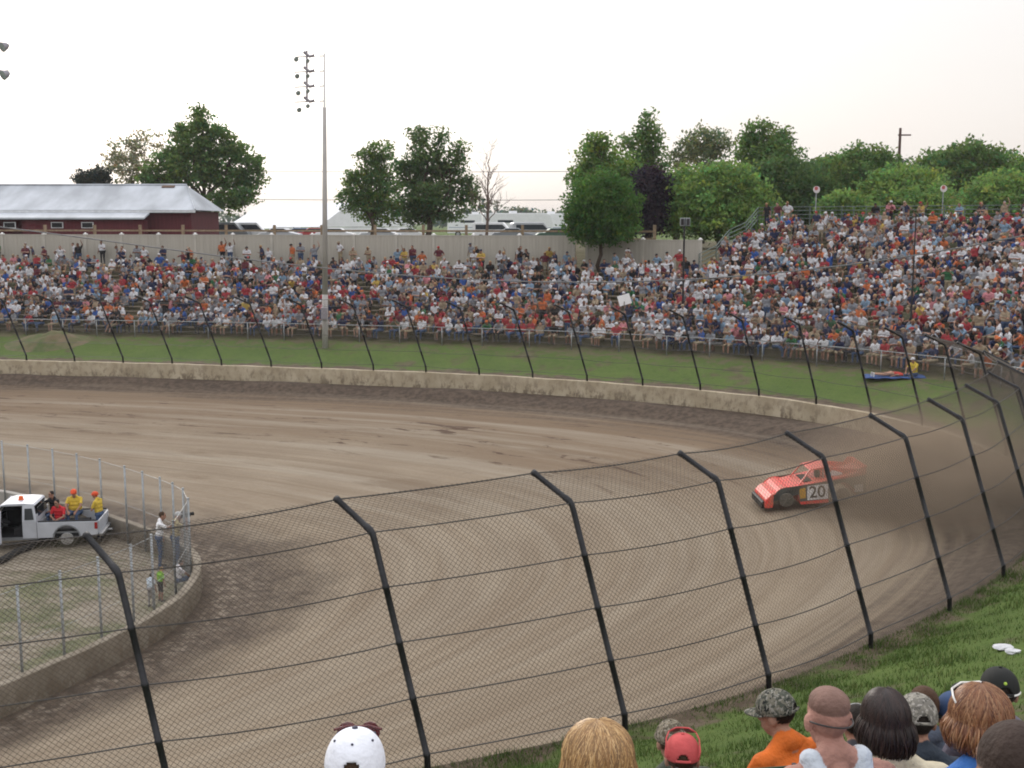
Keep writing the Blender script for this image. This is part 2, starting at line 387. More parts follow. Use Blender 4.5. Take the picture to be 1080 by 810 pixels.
# ------------------------------------------------------------------ metals
M_POST = mat('dark_galvanised_pipe', (.030, .030, .033), .55, .3, .4, 6, bump=.1, bscale=60)
M_CABLE = mat('steel_cable', (.085, .08, .078), .55, .5, .3, 8)
M_LINK = mat('weathered_chain_link', (.125, .105, .085), .6, .3, .3, 20)
M_GALV = mat('galvanised_pipe', (.34, .36, .37), .5, .4, .25, 9)
M_GLINK = mat('galvanised_chain_link', (.30, .31, .31), .55, .4, .3, 20)
M_PIPEG = mat('grey_green_rail_pipe', (.16, .20, .18), .6, .2, .3, 6)

def panel_wires(A, B, hs, pitch, r, out):
    """straight diagonal wires of one chain-link panel. A and B: lists of the points of the two side posts at heights hs"""
    Ltot = np.linalg.norm(np.array(A[0])-np.array(B[0])); A = np.array(A); B = np.array(B); hs = np.array(hs); Hh = hs[-1]
    def P(u, v):
        a = np.array([np.interp(v, hs, A[:, k]) for k in range(3)]); b = np.array([np.interp(v, hs, B[:, k]) for k in range(3)])
        t = u/Ltot; s_ = math.sin(math.pi*t); return a*(1-t)+b*t
    for sg in (1, -1):
        c = -Hh if sg == 1 else 0.
        end = Ltot if sg == 1 else Ltot+Hh
        c = math.ceil(c/pitch)*pitch
        while c < end:
            # u = c + sg*v
            v0, v1 = (max(0, -c), min(Hh, Ltot-c)) if sg == 1 else (max(0, c-Ltot), min(Hh, c))
            if v1-v0 > .02:
                br = [v0]+[h for h in hs[1:-1] if v0 < h < v1]+[v1]
                for a, b in zip(br[:-1], br[1:]): out.append((P(c+sg*a, a), P(c+sg*b, b), r))
            c += pitch
def wires_mesh(name, segs, m, parent):
    p = np.array([s_[0] for s_ in segs]); q = np.array([s_[1] for s_ in segs]); r = np.array([s_[2] for s_ in segs])[:, None]
    d = q-p; d /= np.linalg.norm(d, axis=1)[:, None]+1e-9
    up_ = np.tile([.3, .2, .93], (len(d), 1)); a = np.cross(d, up_); a /= np.linalg.norm(a, axis=1)[:, None]+1e-9; b = np.cross(d, a)
    V = []
    for e in (p, q):
        for k in range(3):
            w_ = 2*math.pi*k/3; V.append(e+(a*math.cos(w_)+b*math.sin(w_))*r)
    V = np.stack(V, 1).reshape(-1, 3); n = len(p); base = np.arange(n)[:, None]*6
    Fq = np.concatenate([base+np.array([[k, (k+1) % 3, 3+(k+1) % 3, 3+k]]) for k in range(3)], 0)
    return link(name, np_mesh(name, V, Fq, m), parent)

# ------------------------------------------------------------------ catch fence round the outside of the track
LEAN, HB, ARM, ARMH = 1.08, 3.60, .76, .37
i3 = int(np.argmin(np.hypot(OUT[:, 0]-1.85, OUT[:, 1]-16.9)))
SP = 2.98
def lean_dir(s):
    w_ = sstep(SO[i3]+8, SAP+14, s); ang = R(140)+w_*R(66); return np.array([math.cos(ang), math.sin(ang)])
def post_pts(s):
    i = int(np.argmin(np.abs(SO-s))); b = OUT[i]+NO[i]*.12; ld = lean_dir(s)
    dh = -.30*float(sstep(SO[i3]-1.5, SO[i3]-7., s))
    def at(h, l):
        h = h+(dh if h > 1 else 0); return np.array([b[0]+ld[0]*l, b[1]+ld[1]*l, 3.05+h])
    base = at(-.15, 0); k = at(.42, .03); bend = at(HB, LEAN); tip = at(HB+ARMH, LEAN+ARM); return base, k, bend, tip
fence = thing('catch_fence', 'tall dark steel catch fence with leaning posts and chain link around the track', 'fence', (0, 0, 0))
stations = [SO[i3]-.2+(3.0*k if k > 0 else 3.4*k-(3.0 if k < -2 else 0)) for k in range(-6, 60)]
stations = [s for s in stations if s < SO[-1]-60]
pp = [post_pts(s) for s in stations]
segs = []; NPOST = len(pp)
for k, (base, kk, bend, tip) in enumerate(pp):
    if proj(bend)[0] < -900 or k > 52: continue
    j = .015*math.sin(k*7.3); up1 = (bend-kk)/np.linalg.norm(bend-kk); a1 = (tip-bend)/np.linalg.norm(tip-bend)
    pth = [base]; rad = [.047]
    for hfrac in (0, .25, .5, .75):                       # clamps where the cables meet the post are collars of the pipe
        p = kk*(1-hfrac)+bend*hfrac
        for o_, r_c in ((-.03, .047), (-.025, .054), (.025, .054), (.03, .047)): pth.append(p+up1*o_); rad.append(r_c)
    pth += [bend-up1*.12, bend-up1*.03+a1*.01, bend+a1*.05, bend+a1*.09, bend+a1*.16, bend+a1*.17, tip-a1*.05, tip-a1*.04, tip+a1*.03]; rad += [.047, .049, .055, .055, .052, .047, .047, .056, .056]
    m = MB(); m.tube(pth, rad, 9); m.build('post', M_POST, fence, smooth=True)
levels = [.0, .25, .5, .75, 1.0]
def cable(getp, r, m):
    pts = []
    for k in range(NPOST-1):
        if k > 52 or proj(pp[k][2])[0] < -900 and proj(pp[k+1][2])[0] < -900: continue
        a, b = getp(k), getp(k+1); sag = .05+.03*math.sin(k*2.1)
        pts += [a*(1-t_)+b*t_-np.array([0, 0, sag*4*t_*(1-t_)]) for t_ in np.linspace(0, 1, 8)[:-1]]
    m.tube(pts, r, 5, False)
for f_ in levels:
    m = MB(); cable(lambda k: pp[k][1]*(1-f_)+pp[k][2]*f_, .0105, m); m.build('cable', M_CABLE, fence)
m = MB(); cable(lambda k: pp[k][3], .0115, m); m.build('cable', M_CABLE, fence)
for k in range(NPOST-1):
    if k > 52 or (proj(pp[k][2])[0] < -900): continue
    far = stations[k] > SAP+2
    A, B = pp[k], pp[k+1]; hh = [0, .57, .57+3.24, .57+3.24+.82]
    panel_wires(A, B, hh, .16 if far else .085, .0024 if far else (.0034 if proj(B[0])[0] < 900 else .0027), segs)
wires_mesh('chain_link', segs, M_LINK, fence)

# ------------------------------------------------------------------ infield fence on the inner wall
inf = thing('chain_link_fence', 'grey galvanised chain link fence standing on the inner wall of the infield', 'fence')
def s_inner(px, near):
    rngi = np.arange(0, apI) if near else np.arange(apI, len(SI)-40)
    x, y, d = proj(np.c_[INN[rngi]+NI[rngi]*.3, np.full(len(rngi), .85)]); x = np.where(d > 3, x, 1e6)
    return rngi[int(np.argmin(np.abs(x-px)))]
ids = [s_inner(p, True) for p in (-70, -24, 20, 66, 105, 139, 163, 185, 202)]+[s_inner(p, False) for p in (206, 196, 186, 170, 153, 133, 110, 85, 58, 32, 6, -22, -52, -85)]
PT = []
for i in ids:
    p = INN[i]+NI[i]*.32; PT.append(p); m = MB(); m.tube([(*p, 0), (*p, 2.75)], .034, 7); m.ell((*p, 2.76), (.045, .045, .035), 8, 5); m.build('post', M_GALV, inf, smooth=True)
segs = []
for a, b in zip(PT[:-1], PT[1:]):
    panel_wires([(*a, .1), (*a, 2.7)], [(*b, .1), (*b, 2.7)], [0, 2.6], .13, .0024, segs)
wires_mesh('chain_link', segs, M_GLINK, inf)
for zz, rr in ((2.7, .007), (1.4, .005)):
    m = MB(); m.tube([(*a, zz) for a in PT], rr, 5, False); m.build('rail', M_GALV, inf)
# ------------------------------------------------------------------ far stand: pipe fence, bench rows, boundary wall, rails
def far_range(px0, px1, d, step):
    s0, s1 = s_at_px(px0, d), s_at_px(px1, d); lo, hi = min(s0, s1), max(s0, s1); return np.arange(lo, hi, step)
pf = thing('pipe_fence', 'low grey pipe and wire fence between the grass strip and the front row', 'fence')
d0 = 6.2; S_ = far_range(-190, 1180, d0, 2.4); P_ = [G(s, d0)[0] for s in S_]
for p in P_:
    m = MB(); m.tube([p-(0, 0, .1), p+(0, 0, 1.0)], .028, 6); m.build('post', M_GALV, pf, smooth=True)
m = MB()
m.tube([a+(0, 0, 1.0) for a in P_], .024, 6, False)
m.build('rail', M_GALV, pf)
segs = []
for a, b in zip(P_[:-1], P_[1:]): panel_wires([a+(0, 0, .05), a+(0, 0, .98)], [b+(0, 0, .05), b+(0, 0, .98)], [0, .93], .16, .002, segs)
wires_mesh('chain_link', segs, M_GLINK, pf)

M_PLANK = mat('weathered_bench_wood', (.24, .20, .15), .85, 0, .35, 4, stretch=(1, 1, 6))
bl = thing('bleachers', 'rows of weathered wooden bench seats under the crowd on the far bank', 'bleachers')
ROWD = .79; ROW0 = 7.25
rows = []
for k in range(28):
    d = ROW0+ROWD*k
    S_ = far_range(-190, 1230, d, 1.1); S_ = [s for s in S_ if d < dtop(s)-.9]
    rows.append((d, S_))
    run = []; m = MB()
    pts = [G(s, d)[0] for s in S_]
    for i in range(len(pts)-1):
        if S_[i+1]-S_[i] > 1.3: continue
        m.beam(pts[i]+(0, 0, .38), pts[i+1]+(0, 0, .38), .24, .05)
        if i % 3 == 0: m.box(pts[i]+np.array([0, 0, .15]), (.09, .2, .42))
    m.build('bench', M_PLANK, bl)

M_PANEL = mat('beige_wall_panel', (.40, .375, .325), .75, 0, .12, 1.2, stretch=(9, 9, .3), bump=.15, bscale=8)
M_CAPW = mat('white_post_cap', (.78, .77, .75), .6, 0, .1)
M_WPOST = mat('beige_wall_post', (.44, .415, .365), .75, 0, .12, 2)
bw = thing('boundary_wall', 'long beige panel wall with pale capped posts behind the far crowd', 'wall')
DW = 19.7
def wall_run(px0, px1, d, zb, h, step=2.75):
    S_ = far_range(px0, px1, d, step); pts = [G(s, d)[0][:2] for s in S_]
    for i, p in enumerate(pts):
        tdir = (np.array(pts[min(i+1, len(pts)-1)])-np.array(pts[max(0, i-1)])); an = math.atan2(tdir[1], tdir[0])
        m = MB(); m.box((*p, zb+h/2-.3), (.2, .2, h+.6-.06), an); m.build('post', M_WPOST, bw)
        m = MB(); m.box((*p, zb+h+.02), (.26, .26, .07), an); m.ell((*p, zb+h+.05), (.1, .1, .09), 8, 4, 0, 1); m.build('post_cap', M_CAPW, bw)
        if i < len(pts)-1:
            q = pts[i+1]; c = (np.array(p)+np.array(q))/2; L = np.linalg.norm(np.array(q)-np.array(p)); a2 = math.atan2(q[1]-p[1], q[0]-p[0])
            m = MB(); m.box((*c, zb+h/2-.28), (L-.2, .09, h+.4), a2); m.box((*c, zb+h-.05), (L-.2, .13, .09), a2)
            nb = int(L/.28)
            for b in range(nb):
                o_ = (b+.5)/nb-.5; e = np.array([math.cos(a2), math.sin(a2)])*o_*(L-.2)
                m.box((c[0]+e[0], c[1]+e[1], zb+h/2-.28), (.22, .115, h+.18), a2)
            m.build('wall_panel', M_PANEL, bw)
wall_run(-200, 600, DW, 7.45, 2.70); wall_run(606, 742, DW+.5, 7.45, 2.45)
M_RAILW = mat('weathered_rail_wood', (.27, .20, .13), .85, 0, .35, 5)
rf = thing('rail_fence', 'weathered wooden post and rail fence just behind the beige boundary wall', 'fence')
S_ = far_range(-200, 690, 21.6, 3.35); P_ = [G(s, 21.6)[0] for s in S_]
for p in P_:
    m = MB(); m.box((p[0], p[1], 9.35), (.2, .2, 3.0)); m.build('post', M_RAILW, rf, bevel=.02)
for zz in (10.42, 9.9):
    m = MB()
    for a, b in zip(P_[:-1], P_[1:]): m.beam((a[0], a[1], zz), (b[0], b[1], zz), .07, .13)
    m.build('rail', M_RAILW, rf)

# railing along the top and the left side of the right-hand stand
rl = thing('railing', 'grey green pipe railing along the top edge of the right hand stand', 'railing')
def rail_run(pts):
    for p in pts:
        m = MB(); m.tube([p-(0, 0, .3), p+(0, 0, 1.15)], .035, 6); m.build('post', M_PIPEG, rl)
    for hh in (.35, .62, .9, 1.15):
        m = MB()
        m.tube([a+(0, 0, hh) for a in pts], .028, 6, False)
        m.build('rail', M_PIPEG, rl)
ptl = []
for k in range(7):
    f_ = k/6; px = 742+f_*60; d = 20.0+f_*8.3; s = s_at_px(px, d); q, _ = G(s, d); q[2] = 7.85+f_*3.05; ptl.append(q)
rail_run(ptl)
ptr = [ptl[-1]]
for px in range(815, 1140, 17):
    d = 28.9; s = s_at_px(px, d); q, _ = G(s, d); q[2] = 10.95; ptr.append(q)
rail_run(ptr)

# ------------------------------------------------------------------ red barn
M_ROOF = mat('white_metal_roof', (.46, .49, .53), .65, 0, .36, .45, detail=8, stretch=(1.2, .5, .5))
M_BARN = mat('maroon_barn_boards', (.105, .020, .026), .8, 0, .3, 1.4, stretch=(8, 8, .4))
M_TRIM = mat('pale_gutter', (.62, .64, .66), .6, .0, .2)
M_DARK = mat('dark_opening', (.012, .012, .014), .7, 0, .3)
M_RUST = mat('rust_streak', (.16, .10, .07), .9, 0, .3, 5)
bn = thing('barn', 'long maroon barn with a white metal roof beyond the boundary wall', 'barn', (-45, 103, PLAT))
def bx_px(px, Y): return (px-540)/F*Y*1.0
Y0, Y1 = 97.0, 107.0; xr = unY(206, 235, Y0)[0]; xl = -75.0
def loc(v): return (v[0]+45, v[1]-103, v[2]-PLAT)
ze = unY(100, 221.5, Y0)[2]; zr = unY(100, 195.5, 102.0)[2]
m = MB(); m.box(loc(((xl+xr)/2, (Y0+Y1)/2, (PLAT+ze-.05)/2-.1)), (xr-xl-.9, Y1-Y0-.9, ze-PLAT+.1)); m.build('wall', M_BARN, bn)
m = MB(); xh = unY(197, 200, 102.0)[0]; Ym = (Y0+Y1)/2
A = [loc((xl, Y0, ze)), loc((xr, Y0, ze)), loc((xr, Y1, ze)), loc((xl, Y1, ze)), loc((xl, Ym, zr)), loc((xh, Ym, zr))]
m.add(A, [(0, 1, 5, 4), (1, 2, 5), (2, 3, 4, 5), (0, 3, 2, 1), (0, 4, 3)]); ro = m.build('roof', M_ROOF, bn)
m = MB(); m.box(loc(((xl+xr)/2, Y0-.06, ze-.12)), (xr-xl+.1, .14, .2)); m.build('gutter', M_TRIM, bn)
m = MB()
m.tube([loc((x_, y_, z_)) for x_, y_, z_ in ((xl, Ym, zr+.05), (xh, Ym, zr+.05), (xr, Y0+.02, ze+.05))], .09, 5); m.build('roof_ridge', M_ROOF, bn)
# lower lean-to along the left part
xs = unY(153, 230, 95.6)[0]; x5 = xl
zl0 = unY(100, 229.5, 95.4)[2]; m = MB(); m.prism([(0, 0), (1, 0)], 0, 1) if False else None
A = [loc((x5, 95.3, zl0)), loc((xs, 95.3, zl0)), loc((xs, Y0-.15, ze-.22)), loc((x5, Y0-.15, ze-.22)), loc((x5, 95.3, zl0-.14)), loc((xs, 95.3, zl0-.14)), loc((xs, Y0-.15, ze-.36)), loc((x5, Y0-.15, ze-.36))]
m.add(A, [(0, 1, 2, 3), (7, 6, 5, 4), (0, 4, 5, 1), (1, 5, 6, 2), (3, 2, 6, 7), (0, 3, 7, 4)]); m.build('porch_roof', M_ROOF, bn)
m = MB(); xq = unY(22, 230, 95.8)[0]
m.box(loc(((xq+xs)/2, 96.2, (PLAT+zl0-.2)/2)), (xs-xq-.3, 1.1, zl0-.25-PLAT)); m.build('porch_wall', M_BARN, bn)
for px in (10, 60, 92):
    x = unY(px, 235, 95.6)[0]; m = MB(); m.box(loc((x, 95.62, zl0-.62)), (1.0, .06, .5)); f_ = m.build('window', M_TRIM, bn); m = MB(); m.box(loc((x, 95.585, zl0-.62)), (.86, .04, .38)); m.build('pane', M_DARK, f_)
m = MB(); a = loc((xh-1.5, 101.6, zr-(102.0-101.6)/(102.0-97)*(zr-ze)+.05)); m.box(a, (1.1, .35, .12), Matrix.Rotation(.35, 3, 'X')); m.build('roof_vent', M_RUST, bn)

# ------------------------------------------------------------------ trees
def leafmat(n, c1, c2):
    return mat(n, c1, .75, 0, .35, 1.6, attr='Col', trans=.5, spec=.15)
M_LEAF = leafmat('tree_foliage', (0, 0, 0), (0, 0, 0))
M_BARK = mat('tree_bark', (.085, .062, .045), .9, 0, .4, 4, stretch=(3, 3, .5), bump=.3)
def leaves(blobs, col, n_clump, n_leaf, size, spread, seed, sparse=.0):
    r = np.random.default_rng(seed); V = []; Cc = []
    areas = np.array([b[3]*b[5] for b in blobs]); areas = areas/areas.sum()
    for (bx, by, bz, rx, ry, rz), ar in zip(blobs, areas):
        nc = max(3, int(n_clump*ar))
        d = r.normal(size=(nc, 3)); d /= np.linalg.norm(d, axis=1)[:, None]
        rad = (.35+.65*r.random(nc)**.55)*(1+.12*r.normal(size=nc))
        c = d*rad[:, None]*[rx, ry, rz]+[bx, by, bz]
        tone = 2.1+1.8*r.random(nc)
        k = r.integers(int(n_leaf*.5), int(n_leaf*1.4)+1, nc)
        cc = np.repeat(c, k, 0); tt = np.repeat(tone, k)
        off = r.normal(size=(len(cc), 3))*spread*[1, 1, .6]; p = cc+off
        n = r.normal(size=(len(p), 3))+[0, 0, .5]; n /= np.linalg.norm(n, axis=1)[:, None]
        a = np.cross(n, r.normal(size=(len(p), 3))); a /= np.linalg.norm(a, axis=1)[:, None]; b = np.cross(n, a)
        s_ = (size*(.6+.8*r.random(len(p))))[:, None]
        V.append(np.stack([p-a*s_, p-b*s_*.55+a*s_*.1, p+a*s_, p+b*s_*.55+a*s_*.1], 1).reshape(-1, 3))
        co = np.array(col)[None]*(tt*(.85+.3*r.random(len(p))))[:, None]; hu = np.repeat(r.normal(size=nc), k)[:, None]; co = co*(1+.08*r.normal(size=co.shape))*(1+hu*np.array([[.16, .02, -.10]])); Cc.append(np.repeat(np.clip(co, .004, 1), 4, 0))
    V = np.concatenate(V); Cc = np.concatenate(Cc); return V, np.arange(len(V)).reshape(-1, 4), Cc
def limb(m, p, q, r0, r1, r, n=6, wob=.08):
    p = np.array(p, float); q = np.array(q, float); L = np.linalg.norm(q-p); pts = [p+(q-p)*t_+r.normal(size=3)*L*wob*math.sin(math.pi*t_) for t_ in np.linspace(0, 1, 6)]
    m.tube(pts, list(np.linspace(r0, r1, 6)), n)
def tree(name, label, px, Y, blobs, col, base=None, dens=1., size=.2, group='trees beyond the stands', seed=0, spread=.34, trunk=.22, cat='tree', zfix=None, trunk_top=None):
    """blobs: (px, py, rx, ry) ellipses read off at the tree's distance Y, turned into metres"""
    r = np.random.default_rng(seed+100); k = Y/F
    zb = PLAT if base is None else base; x0 = unY(px, 235, Y)[0]
    root = thing(name, label, cat, (x0, Y, zb), 0, group)
    B = []
    for (bx, by, rx, ry) in blobs:
        c = unY(bx, by, Y); B.append((c[0]-x0, r.normal()*rx*k*.35, c[2]-zb, rx*k, rx*k*.9, ry*k))
    area = sum(b[3]*b[5] for b in B)
    V, Fc, Cc = leaves(B, col, int(34*area*dens*1.35)+10, 17, size*.82, spread, seed)
    link('crown', np_mesh('crown', V, Fc, M_LEAF, Cc), root)
    m = MB(); top = np.average([b[:3] for b in B], axis=0, weights=[b[3]*b[5] for b in B])
    lo = min(b[2]-b[5] for b in B); fork = np.array([top[0]*.4, 0, max(.8, lo+.25*(top[2]-lo))])
    limb(m, (0, 0, -.3), fork, trunk, trunk*.75, r, 9, .03)
    for b in B:
        limb(m, fork*(.75+.25*r.random()), np.array(b[:3])+[0, 0, b[5]*.25], trunk*.5, trunk*.1, r, 6)
        for _ in range(5):
            e = np.array(b[:3])+r.normal(size=3)*[b[3]*.5, b[4]*.5, b[5]*.5]; limb(m, np.array(b[:3])*.7+fork*.3, e, trunk*.2, .012, r, 4)
    m.build('trunk', M_BARK, root, smooth=True)
    return root
DG = (.047, .078, .022); MG = (.062, .102, .026); LG = (.070, .112, .030); YG = (.088, .125, .034); RUSTY = (.105, .10, .055); PURP = (.016, .011, .017)
tree('leafy_tree', 'big rounded green tree behind the barn roof end', 214, 122, [(206, 148, 20, 20), (214, 125, 11, 13), (228, 150, 17, 18), (248, 162, 15, 15), (200, 178, 26, 20), (236, 186, 22, 17), (262, 188, 14, 14), (178, 168, 16, 18), (190, 140, 9, 10), (268, 172, 8, 8), (240, 212, 24, 12), (180, 195, 20, 12), (258, 205, 14, 10), (160, 185, 12, 12), (218, 170, 14, 14)], DG, dens=.72, seed=1, trunk=.35, size=.24)
tree('thin_leaved_tree', 'thin brownish half bare tree left of the big tree behind the barn', 140, 132, [(130, 160, 18, 16), (150, 150, 18, 16), (115, 172, 12, 12), (150, 178, 20, 14), (138, 180, 22, 14)], RUSTY, dens=.32, seed=2, size=.2, trunk=.2)
tree('dark_shrub', 'dark evergreen bush rising over the barn ridge', 98, 118, [(98, 190, 15, 10), (108, 184, 10, 7), (88, 190, 9, 8), (98, 205, 18, 14)], (.016, .020, .015), dens=1.3, seed=3, trunk=.15)
tree('leafy_tree', 'green tree with a lopsided crown standing right of the light pole', 394, 104, [(392, 180, 16, 16), (378, 198, 16, 16), (406, 196, 16, 18), (368, 212, 10, 12), (402, 160, 13, 11), (384, 162, 8, 8), (395, 222, 26, 14), (388, 212, 16, 12), (372, 184, 8, 7)], DG, dens=.8, seed=4, trunk=.25)
tree('leafy_tree', 'tall dark green tree left of the bare tree', 452, 107, [(450, 166, 20, 18), (464, 192, 24, 20), (436, 188, 20, 22), (478, 172, 13, 12), (442, 144, 10, 11), (464, 144, 9, 9), (484, 158, 8, 8), (460, 220, 34, 16), (494, 192, 10, 9), (492, 208, 12, 10), (430, 220, 22, 16), (452, 205, 18, 14), (424, 175, 9, 9)], (.042, .068, .024), dens=.8, seed=5, trunk=.32)
tree('distant_tree', 'small far off rounded tree between the bare tree and the round tree', 550, 260, [(545, 228, 12, 6), (556, 229, 12, 5), (540, 232, 8, 6)], (.05, .065, .045), dens=.55, seed=6, size=.5, spread=.8)
tree('round_tree', 'round dense dark green tree in front of the boundary wall among the crowd', 633, 75.5, [(634, 222, 36, 34), (618, 222, 22, 30), (650, 222, 24, 30), (634, 200, 28, 22), (612, 235, 18, 18), (655, 236, 18, 16), (634, 240, 36, 18)], (.030, .062, .014), base=float(z_out(SO[iT0], np.float64(17.5)))-.2, dens=2.3, seed=7, trunk=.15, size=.13, spread=.24, group='trees by the far wall')
tree('leafy_tree', 'mid green tree directly behind the round dark tree', 640, 95, [(632, 168, 22, 20), (650, 185, 26, 22), (622, 190, 20, 20), (630, 150, 14, 10), (660, 200, 24, 24)], MG, dens=1.0, seed=8)
tree('tall_thin_tree', 'tall thin tree with open crown between the round tree and the purple tree', 682, 100, [(684, 135, 11, 14), (678, 155, 14, 16), (690, 150, 9, 12), (672, 172, 13, 14), (690, 175, 14, 16), (660, 150, 9, 8)], DG, dens=.75, seed=9, trunk=.2)
tree('purple_leaved_tree', 'dark purple leaved tree right of the round green tree', 686, 90, [(686, 200, 19, 20), (684, 225, 22, 22), (698, 215, 13, 22), (672, 212, 14, 18)], PURP, dens=1.9, seed=10)
tree('thin_leaved_tree', 'sparse open tree above the bright green bushes', 742, 112, [(742, 148, 20, 15), (728, 158, 16, 14), (760, 152, 16, 14), (740, 170, 28, 12), (715, 170, 12, 10)], (.07, .085, .04), dens=.5, seed=11)
tree('leafy_tree', 'bright green spreading tree left of the stand railing', 760, 90, [(745, 210, 34, 30), (775, 205, 34, 28), (795, 220, 26, 26), (725, 225, 26, 26), (760, 232, 46, 20), (720, 195, 16, 16), (765, 185, 24, 14)], LG, dens=1.25, seed=12)
tree('leafy_tree', 'yellow green young tree beside the purple tree', 712, 94, [(710, 205, 16, 20), (722, 190, 14, 12), (706, 225, 16, 18)], YG, dens=1.2, seed=13)
tree('tall_thin_tree', 'tall dark tree with a feathery top over the bright green tree', 806, 104, [(800, 140, 14, 12), (820, 150, 16, 14), (812, 165, 28, 18), (795, 165, 18, 18), (826, 175, 20, 16), (788, 150, 9, 9)], DG, dens=.9, seed=14)
tree('leafy_tree', 'dark tree behind the two people standing at the railing corner', 830, 97, [(825, 190, 30, 24), (850, 205, 28, 28), (835, 220, 30, 24), (808, 188, 18, 20)], (.036, .062, .02), dens=1.1, seed=15)
tree('leafy_tree', 'broad dark tree below the utility pole', 905, 108, [(892, 182, 28, 20), (925, 175, 24, 20), (905, 170, 20, 16), (875, 195, 24, 24), (940, 190, 20, 24), (905, 200, 44, 24)], DG, dens=1.1, seed=16)
tree('leafy_tree', 'low pale green bush under the dark tree and left sign', 888, 90, [(888, 215, 20, 12), (875, 222, 16, 12), (905, 222, 18, 12)], LG, dens=1.3, seed=17, trunk=.12)
tree('leafy_tree', 'bright green tree between the two round signs', 950, 93, [(945, 195, 28, 20), (970, 200, 28, 22), (925, 205, 18, 20), (955, 215, 44, 20), (990, 212, 18, 16)], LG, dens=1.25, seed=18)
tree('leafy_tree', 'wide dome shaped dark tree behind the right sign', 1018, 116, [(1018, 172, 36, 22), (995, 178, 26, 20), (1042, 178, 26, 20), (1018, 190, 48, 22)], DG, dens=1.0, seed=19, size=.24)
tree('leafy_tree', 'pale green tree at the far right above the crowd', 1050, 95, [(1040, 205, 26, 20), (1065, 200, 28, 20), (1080, 212, 26, 24), (1045, 218, 40, 16)], LG, dens=1.25, seed=20)
tree('leafy_tree', 'darker tree behind the pale green tree at the far right', 1088, 110, [(1085, 182, 22, 18), (1100, 190, 26, 26), (1078, 195, 18, 18)], MG, dens=1.1, seed=21)
tree('leafy_tree', 'dark tree far behind the pale bush between the left sign and the utility pole', 862, 118, [(862, 185, 26, 18), (850, 195, 20, 18), (880, 190, 20, 18), (862, 210, 40, 24)], (.034, .056, .022), dens=.9, seed=22, size=.26)
# bare tree
r_ = np.random.default_rng(55); Yb = 100; x0 = unY(512, 235, Yb)[0]; bt = thing('bare_tree', 'leafless bare tree with thin twigs beside the tall dark green tree', 'tree', (x0, Yb, PLAT), 0, 'trees beyond the stands')
m = MB(); tw = MB()
def grow(p, d, L, r, depth):
    q = p+d*L; limb(m, p, q, r, r*.68, r_, 6 if r > .05 else 4, .05)
    if depth == 0: return
    for k in range(3 if depth > 2 else 3):
        t_ = .55+.45*r_.random(); e = d+r_.normal(size=3)*[.42, .42, .25]+[0, 0, .18]; e /= np.linalg.norm(e); grow(p+d*L*t_, e, L*(.62+.2*r_.random()), r*.5, depth-1)
limb(m, np.array([0, 0, -.3]), np.array([.25, 0, 6.2]), .16, .06, r_, 7, .01)
for k in range(15):
    h_ = 1.9+4.4*k/14; p = np.array([.25*(h_+.3)/6.5, 0, h_]); an = k*2.4; e = np.array([math.cos(an)*.62, math.sin(an)*.62, .78]); grow(p, e, 1.35-.045*k+.3*r_.random(), .052-.0015*k, 2)
grow(np.array([.25, 0, 6.1]), np.array([.1, 0, .99]), 1.6, .05, 3)
m.build('trunk', mat('grey_bark', (.16, .115, .095), .9, 0, .3, 4), bt, smooth=True)
# far woods on the skyline: one mass
Bw = []
for k in range(70):
    x = -420+k*13.5+rng.normal()*4; hh = 6+3*rng.random()+3*math.sin(k*.7); Bw.append((x, 430+rng.normal()*12, PLAT+hh*.45, 9, 6, hh*.55))
V, Fc, Cc = leaves(Bw, (.042, .058, .040), 2200, 12, .8, 1.2, 77)
wo = link('far_woods', np_mesh('far_woods', V, Fc, M_LEAF, Cc)); tag(wo, 'low dark line of woods on the far skyline', 'woods', None, 'stuff')

